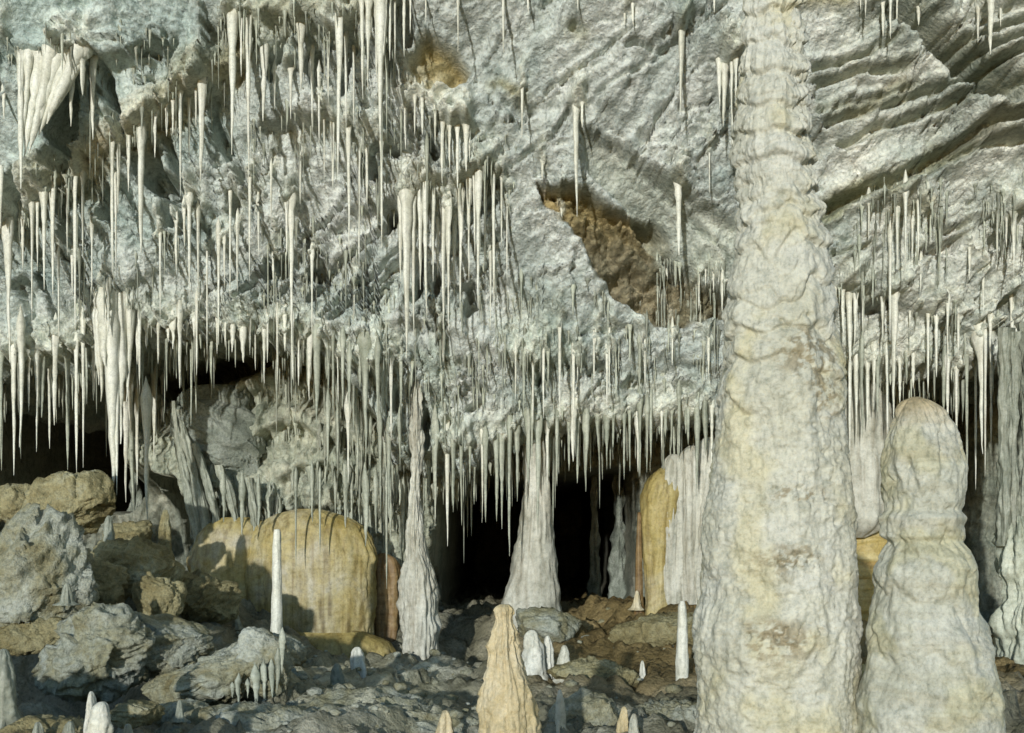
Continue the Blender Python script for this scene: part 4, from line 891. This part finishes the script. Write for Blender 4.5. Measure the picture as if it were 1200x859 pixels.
def boulder(name, px, py, hw, hh, D, mat, label, seed, rot=0.0, dep=0.8, cuts=9, rough=1.0, cat="boulder", parent=None):
    r = np.random.RandomState(seed)
    big = hw > 40
    V = (ICO_V if big else ICO5_V).copy(); Q = ICO_F if big else ICO5_F
    for _ in range(cuts):
        n = r.normal(size=3); n /= np.linalg.norm(n)
        d = r.uniform(0.62, 0.9)
        s = V @ n
        V -= np.maximum(0, s - d)[:, None] * n * 0.92
    s_ = seed * 3.17
    sx, sz = hw / F * D, hh / F * D
    S = np.array([sx, sx * dep, sz]); mean = (sx * sz) ** 0.5
    q = V * S
    nrm = V / np.linalg.norm(V, axis=1)[:, None]
    fq = 1.0 / mean
    d = 0.08 * mean * fbm(q[:, 0] * fq * 1.1 + s_, q[:, 1] * fq * 1.1, q[:, 2] * fq * 1.1, 3)
    bn = r.normal(size=3) * np.array([0.5, 0.3, 1.0]); bn /= np.linalg.norm(bn)
    bs_ = q @ bn + 0.06 * fbm(q[:, 0] * 3 + s_, q[:, 1] * 3, q[:, 2] * 3, 3)
    u_ = q[:, 0] * np.cos(s_) + q[:, 1] * np.sin(s_)
    lay = np.abs(((bs_ / (0.22 * mean)) % 1.0) - 0.5) * 2
    d -= rough * 0.07 * mean * np.exp(-(lay / 0.16) ** 2) * np.clip(0.5 + fbm(q[:, 0] * 2, q[:, 1] * 2, q[:, 2] * 2 + s_, 2), 0, 1.2)
    d += rough * 0.15 * mean * facets(u_ * 2.2 / mean, bs_ * 3.4 / mean, seed)
    d += rough * 0.05 * mean * facets(u_ * 7 / mean, bs_ * 10 / mean, seed + 7)
    d += rough * (0.009 * ridge(q[:, 0] * 5 + s_, q[:, 1] * 5, q[:, 2] * 5, 4, 0.55) + 0.006 * fbm(q[:, 0] * 26, q[:, 1] * 26, q[:, 2] * 26 + s_, 3))
    q = q * 1.12 + nrm * d[:, None]
    a = math.radians(rot); ca, sa = math.cos(a), math.sin(a)
    x = q[:, 0] * ca - q[:, 2] * sa; z = q[:, 0] * sa + q[:, 2] * ca
    c = at(px, py, D)
    W = np.stack([x + c.x, q[:, 1] + c.y, z + c.z], -1)
    if parent is not None:
        return mesh_np(name, W, Q, mat, None, parent, parent.location)
    base = (c.x, c.y, float(W[:, 2].min()))
    o = mesh_np(name, W, Q, mat, None, None, base)
    return tag(o, label, cat)

boulder("boulder", 42, 672, 62, 72, 7.6, M_BOULD, "large blue grey rounded boulder at the left edge below the tan block", 3, 10, 0.8, 7)
boulder("boulder", 88, 592, 50, 36, 9.2, M_BTAN, "tan angular block lying on top of the left rock pile", 5, 12, 0.9, 10)
boulder("boulder", 160, 672, 50, 34, 8.8, M_BTAN, "olive brown block wedged in the middle of the left rock pile", 8, -20, 0.8, 9)
boulder("boulder", 122, 684, 34, 26, 8.3, M_BTAN, "small dark block right of the large blue grey boulder", 12, 0, 0.8, 9)
boulder("boulder", 186, 700, 26, 26, 8.2, M_BTAN, "small upright block right of centre in the left rock pile", 15, 30, 0.8, 9)
boulder("boulder", 148, 634, 32, 20, 9.4, M_BTAN, "rough brown block beneath the drooping curtain on the left", 18, 30, 0.8, 9)
boulder("boulder", 232, 700, 44, 30, 9.3, M_BTAN, "low ochre rock at the foot of the yellow flowstone", 21, -12, 0.8, 8)
boulder("boulder", 112, 764, 62, 44, 7.0, M_BOULD, "grey mound with ragged undercut left end in lower left", 26, 14, 0.8, 7, 1.5)
boulder("boulder", 176, 752, 62, 32, 7.3, M_BOULD, "smooth topped grey mound behind the tilted slab", 29, -8, 0.8, 7)
boulder("boulder", 40, 745, 44, 18, 7.5, M_BTAN, "shadowed stone tucked under the large blue grey boulder", 35, 5, 0.9, 8)
boulder("boulder", 20, 590, 30, 20, 10.2, M_BTAN, "dim stone at the back of the left hollow", 37, 0, 0.8, 8)
boulder("boulder", 210, 838, 34, 14, 6.2, M_BOULD, "flat pale stone lying at the bottom under the slab", 41, 0, 0.9, 8)
boulder("boulder", 160, 835, 26, 14, 5.8, M_BTAN, "small mottled stone right of the stout cream stalagmite", 43, 0, 0.9, 8)
boulder("boulder", 690, 840, 40, 24, 6.4, M_BOULD, "squarish olive stone at bottom centre right of the white spike", 47, 0, 0.9, 12)
boulder("boulder", 790, 842, 44, 18, 6.6, M_BOULD, "lumpy green grey stone at the foot of the huge column", 51, 0, 0.9, 8, 1.6)
boulder("boulder", 640, 735, 40, 18, 9.8, M_BOULD, "dark rounded rock below the conical column", 53, -6, 0.8, 7)
boulder("boulder", 690, 790, 52, 14, 8.2, M_BTAN, "long low brown rock on the floor right of the white stalagmites", 57, -4, 0.8, 8)
boulder("boulder", 778, 742, 74, 19, 9.9, M_BTAN, "brown clay covered mound below the draped flowstone", 59, 6, 0.7, 6, 0.7)
# foreground ledges
boulder("rock_ledge", 60, 905, 140, 56, 4.9, M_BTAN, "dark rock ledge along the bottom left carrying cream stalagmites", 61, 0, 0.6, 6, cat="ledge")
boulder("rock_ledge", 440, 858, 100, 36, 6.3, M_BOULD, "pale broken rock ledge at bottom centre left with flat top", 63, 0, 0.7, 10, 1.4, cat="ledge")
boulder("rock_ledge", 290, 868, 90, 30, 6.0, M_BOULD, "dark ledge at the bottom below the tilted slab", 67, 0, 0.7, 9, 1.4, cat="ledge")
# the tilted slab and its little fringe
slab = thing("tilted_slab", at(262, 830, 6.7), "tilted green grey slab with dripping calcite teeth at its right end", "slab")
boulder("slab_body", 258, 790, 86, 26, 6.7, M_BOULD, None, 71, 18, 0.7, 12, 1.2, parent=slab)
boulder("slab_end", 308, 775, 26, 34, 6.5, M_BOULD, None, 73, 25, 0.7, 8, 1.2, parent=slab)
def icicle_pts(root, L, r_root, r_mid, seed, straw=False, n=9, rings=17, lean=0.0):
    rr = np.random.RandomState(seed)
    over = min(0.45, 5.0 * max(r_root, r_mid) / max(L, 0.02) + 0.01)
    t = np.concatenate([[-over, -over * 0.75, -over * 0.5, -over * 0.25], np.linspace(0, 1, rings - 4)])
    tt = np.clip(t, 0, 1)
    pw = rr.uniform(0.5, 0.95)
    mixk = rr.uniform(0.15, 1.0)
    pencil = np.clip(1 - tt ** 7, 0, 1) * (1 - 0.5 * tt)
    body = r_mid * 0.9 * (np.clip(1 - tt ** 6, 0, 1) * (1 - 0.35 * tt) if straw else mixk * pencil + (1 - mixk) * np.clip(1 - tt, 0, 1) ** pw)
    flare = max(0.8 * (r_root - r_mid), 0.2 * r_mid) * np.exp(-tt * (5.0 if not straw else 12.0))
    rad = body + flare * np.clip(1 - tt, 0, 1)
    bead = 1 + rr.uniform(-0.2, 0.2, rings)
    if rr.rand() < 0.35:                      # a knuckle where growth changed
        k = rr.randint(4, rings - 3); bead[:k] *= 1.18; bead[k:] *= 0.86
    rad *= bead
    rad[0] *= 0.05; rad[1] *= 0.42; rad[2] *= 0.72; rad[3] *= 0.92
    rad[-1] = r_mid * 0.08
    th = np.linspace(0, 2 * math.pi, n, endpoint=False)
    lob = 1 + 0.16 * np.sin(th * 2 + rr.uniform(0, 6)) + 0.12 * np.sin(th * 3 + rr.uniform(0, 6))
    wob = np.cumsum(rr.normal(0, 0.12, (rings, 2)), 0) * r_mid * (0.3 if straw else 0.6)
    X = root[0] + wob[:, :1] + lean * tt[:, None] + rad[:, None] * lob * np.cos(th)
    Y = root[1] + wob[:, 1:] + rad[:, None] * lob * np.sin(th)
    Z = root[2] - t[:, None] * L + 0 * X
    return np.stack([X, Y, Z], -1)
def icicle(name, root, L, r0, r1, mat, seed, straw=False, parent=None, lean=0.0):
    P = icicle_pts(root, L, r0, r1, seed, straw, lean=lean)
    P = P[:, ::-1]
    if parent is not None:
        return mesh_grid(name, P, mat, None, True, parent, parent.location)
    return mesh_grid(name, P, mat, None, True, None, tuple(root))
for k, (px, y0, y1, w) in enumerate([(280, 800, 826, 8), (290, 802, 818, 5), (299, 795, 835, 8), (309, 790, 828, 7), (318, 786, 818, 6), (326, 775, 812, 6), (331, 752, 790, 7), (272, 805, 818, 5)]):
    p = at(px, y0, 6.35)
    icicle("drip_tooth", p, (y1 - y0) / F * 6.35, w / F * 6.35 * 0.7, w / F * 6.35 * 0.5, M_STAL2, 900 + k, False, slab)

# the hanging rock with slanting draperies at mid left
hc = thing("hanging_curtain", at(245, 640, 10.9), "mottled grey green hanging rock with slanting draperies running down to the yellow flowstone", "drapery")
boulder("hanging_rock", 254, 510, 44, 66, 11.1, M_HANG, None, 83, 22, 0.7, 4, 0.8, parent=hc)
for k, pr in enumerate(([(470, 200, 208), (520, 204, 216), (570, 214, 228), (620, 224, 238), (668, 228, 240)], [(480, 206, 216), (530, 216, 228), (575, 228, 240), (630, 238, 250), (665, 240, 250)],
                        [(520, 222, 232), (560, 236, 248), (600, 246, 258), (640, 250, 260)], [(545, 250, 264), (580, 262, 276), (610, 270, 282), (645, 274, 284)], [(560, 285, 298), (600, 292, 304), (640, 298, 306)])):
    formation("strand", pr, 10.85 - 0.04 * k, M_STAL2, None, None, bumpy(k + 4.4, 0.03, 0.3, 0.01, 0.02), 30, 70, 1.0, hc, cap=False)

# ------------------------------------------------------------------ stalactites
ORD = ["leftmost", "second from the left", "third from the left", "fourth from the left", "fifth from the left", "sixth from the left", "seventh from the left", "eighth from the left", "ninth from the left",
       "tenth from the left", "eleventh from the left", "twelfth from the left", "thirteenth from the left", "fourteenth from the left", "fifteenth from the left", "sixteenth from the left", "seventeenth from the left", "eighteenth from the left", "nineteenth from the left", "twentieth from the left"]
n_ind = 0
sd = 2000
for zone, items in ZONES.items():
    items = sorted((a_ + (rnd.uniform(-3.5, 3.5) if b_ > 378 else 0), b_, c_, d_, e_) for a_, b_, c_, d_, e_ in items)
    for k, (px, y0, y1, w0, w1) in enumerate(items):
        sd += 1
        if y0 > 378:
            y0 = y0 - rnd.random() ** 2 * 30
        p = ceil_hit(px, y0)
        if p is None:
            p = rim_at(px)
            zt = ZC + (HZ - y0) / F * p.y
            p.z = min(zt, p.z + 0.04) if zt > p.z - 0.05 else zt
            p.y += 0.10
        D = p.y
        s = D / F
        if y0 > 378 and (y1 - y0) < 130:
            y1 = y1 + rnd.uniform(-0.45, 0.18) * (y1 - y0)
        L = (y1 - y0) * s
        w0, w1 = w0 * 0.9, w1 * (rnd.uniform(0.65, 1.05) if y0 > 378 else 0.86)
        straw = w1 <= 5
        ratio = (y1 - y0) / max(w1, 1)
        p.y -= w1 * s * 0.2
        kind = "straw" if straw and ratio > 9 else ("slim" if w1 <= 7 else "stout")
        size = "long" if (y1 - y0) > 110 else ("short" if (y1 - y0) < 45 else "medium")
        greenish = y0 > 395 and 360 < px < 960 and zone not in ("on the lumpy rock below the brown hollow",)
        mt = M_STAL2 if (greenish and sd % 4 != 0) or (y0 > 400 and sd % 3 == 0) else M_STAL
        z2 = zone
        o = icicle("stalactite", p + Vector((0, 0, 0.02)), L + 0.02, w0 * s * 0.5, w1 * s * 0.5, mt, sd, straw)
        tag(o, f"{size} {kind} stalactite, {ORD[k]} {z2}", "stalactite", "stalactites " + z2)
        n_ind += 1
for z_ in ZONES:
    if len(z_.split()) > 9: print("LONG", z_)
print("individual stalactites:", n_ind)

# the large white stalactite and the webbed drapery at top left
ord_k = 0
for px, y0, y1, w in [(262, 570, 612, 7), (284, 575, 628, 8), (303, 575, 618, 7), (347, 560, 664, 4), (366, 560, 612, 6), (375, 560, 650, 4), (405, 560, 618, 7), (428, 568, 640, 8), (441, 568, 625, 6), (453, 560, 690, 4)]:
    D = 10.25; s = D / F
    o = icicle("stalactite", at(px, y0, D), (y1 - y0) * s, w * s * 0.65, w * s * 0.5, M_STAL2, 4100 + ord_k, w < 5)
    tag(o, f"greyish stalactite, {ORD[ord_k]} of those dripping over the yellow flowstone's top", "stalactite", "stalactites dripping over the yellow flowstone"); ord_k += 1
p = ceil_hit(130, 352); D = p.y - 0.1; s = D / F
big = thing("large_stalactite", (p.x, D, p.z), "largest white stalactite, a fused bundle ending in a long point over the left boulders", "stalactite")
for k, (px, y0, y1, w0, w1, dy) in enumerate([(125, 345, 568, 34, 24, 0.0), (137, 350, 520, 24, 15, 0.04), (117, 355, 470, 20, 13, 0.03), (148, 350, 470, 22, 14, 0.06), (137, 380, 580, 10, 7, 0.0), (111, 375, 450, 12, 8, 0.06), (156, 345, 425, 16, 9, 0.1), (127, 355, 430, 22, 16, -0.06)]):
    q = at(px, y0, D); q.y += dy
    icicle("spike", q, (y1 - y0) * s, w0 * s * 0.5, w1 * s * 0.5, M_STAL, 700 + k, False, big)
p = ceil_hit(60, 74); D = p.y - 0.05; s = D / F
web = thing("webbed_drapery", (p.x, D, p.z), "broad white drapery of fused ribs narrowing down left to a point, top left corner", "drapery")
for k, (rx, ry, tx, ty, w0, w1) in enumerate([(24, 48, 24, 222, 16, 9), (36, 62, 25, 178, 20, 11), (48, 62, 28, 185, 24, 14), (60, 62, 32, 180, 26, 16), (70, 62, 38, 168, 28, 18), (80, 62, 46, 158, 28, 18), (90, 62, 55, 146, 26, 17), (98, 64, 64, 132, 22, 13), (32, 64, 33, 132, 12, 8), (96, 64, 96, 112, 16, 8)]):
    q = at(rx, ry, D + 0.02 + 0.012 * (k % 3))
    icicle("rib", q, (ty - ry) * s, w0 * s * 0.5, w1 * s * 0.5, M_STAL, 760 + k, True, web, lean=(tx - rx) * s)

# countless short tips between the countable ones
def bunch(name, pts_list, mat, label):
    V, Q, off = [], [], 0
    for P in pts_list:
        nr, nc = P.shape[:2]
        idx = np.arange(nr * nc).reshape(nr, nc) + off
        a = idx[:-1]; b = np.roll(idx, -1, 1)[:-1]; c = np.roll(idx, -1, 1)[1:]; d = idx[1:]
        V.append(P.reshape(-1, 3)); Q.append(np.stack([d, c, b, a], -1).reshape(-1, 4)); off += nr * nc
    o = mesh_np(name, np.concatenate(V), np.concatenate(Q), mat)
    return tag(o, label, None, None, "stuff")
tips = []
for i in range(3600):                      # anywhere below a lip
    pts, step, bul, rec = LIPS[rnd.randrange(len(LIPS))]
    k = rnd.randrange(len(pts) - 1); t = rnd.random()
    px = pts[k][0] * (1 - t) + pts[k + 1][0] * t; py = pts[k][1] * (1 - t) + pts[k + 1][1] * t + rnd.gauss(2, 22)
    if px > 985 and py < 150: continue
    if 615 < px < 960 and py < 300: continue
    if float(pn(px * 0.045, py * 0.02, 3.0)) < rnd.uniform(-0.5, 0.5): continue
    p = ceil_hit(px, py)
    if p is None: continue
    s = p.y / F; w = min(rnd.lognormvariate(0.75, 0.35), 5); L = min(rnd.lognormvariate(2.7, 0.75), 95)
    tips.append(icicle_pts(p, L * s, w * s * 0.9, w * s * 0.45, 5000 + i, w < 3.0, n=6, rings=11))
for i in range(1700):                      # rim, several rows deep
    px = rnd.uniform(-30, 1230)
    if float(pn(px * 0.03, 1.0, 7.0)) < rnd.uniform(-0.6, 0.35): continue
    p = rim_at(px); b = rnd.random() ** 1.5 * 1.1
    s = p.y / F; w = min(rnd.lognormvariate(1.15, 0.4), 9); L = min(rnd.lognormvariate(3.3, 0.65), 115)
    p = p + Vector((b * p.x / p.y, b, 0.09))
    tips.append(icicle_pts(p, L * s, w * s * 0.8, w * s * 0.5, 8000 + i, w < 3.5, n=6, rings=11))
bunch("stalactite_tips", tips, M_STAL2, "countless tiny stalactite tips along every ledge of the ceiling")
tips = []
for i in range(900):                      # on the rear wall's ledges
    pts = LIPS_B[rnd.randrange(len(LIPS_B))][0]
    k = rnd.randrange(len(pts) - 1); t = rnd.random()
    px = pts[k][0] * (1 - t) + pts[k + 1][0] * t; py = pts[k][1] * (1 - t) + pts[k + 1][1] * t + rnd.gauss(0, 5)
    if float(pn(px * 0.04, py * 0.04, 9.0)) < rnd.uniform(-0.5, 0.3): continue
    p = back_hit(px, py)
    if p is None or p.y > 12.6: continue
    s = p.y / F; w = min(rnd.lognormvariate(1.3, 0.35), 9); L = min(rnd.lognormvariate(3.2, 0.6), 85)
    tips.append(icicle_pts(p, L * s, w * s * 0.9, w * s * 0.5, 9500 + i, w < 3, n=6, rings=11))
bunch("rear_stalactite_tips", tips, M_STAL2, "countless short stalactites and ribs down the rear wall above the yellow flowstone")
# rubble on the floor
V, Q, off = [], [], 0
_i = bmesh.new(); bmesh.ops.create_icosphere(_i, subdivisions=2, radius=1.0)
IV = np.array([v.co[:] for v in _i.verts]); IF = np.array([[v.index for v in f.verts] for f in _i.faces]); _i.free()
for i in range(700):
    Y = rnd.uniform(4.2, 10.8); px = rnd.uniform(-20, 860) if i % 3 else rnd.uniform(330, 560)
    X = (px - 600) / F * Y
    r = rnd.choice([0.008, 0.01, 0.014, 0.02, 0.035]) * rnd.uniform(0.8, 1.3)
    nz_ = 1 + 0.35 * fbm(IV[:, 0] * 1.5 + i, IV[:, 1] * 1.5, IV[:, 2] * 1.5, 2)
    W = IV * nz_[:, None] * r * np.array([1.2, 1, 0.8]) + np.array([X, Y, floor_z(X, Y) + r * 0.3])
    V.append(W); Q.append(IF + off); off += len(IV)
tag(mesh_np("rubble", np.concatenate(V), np.concatenate(Q), M_BOULD), "scattered small rubble on the cave floor", None, None, "stuff")
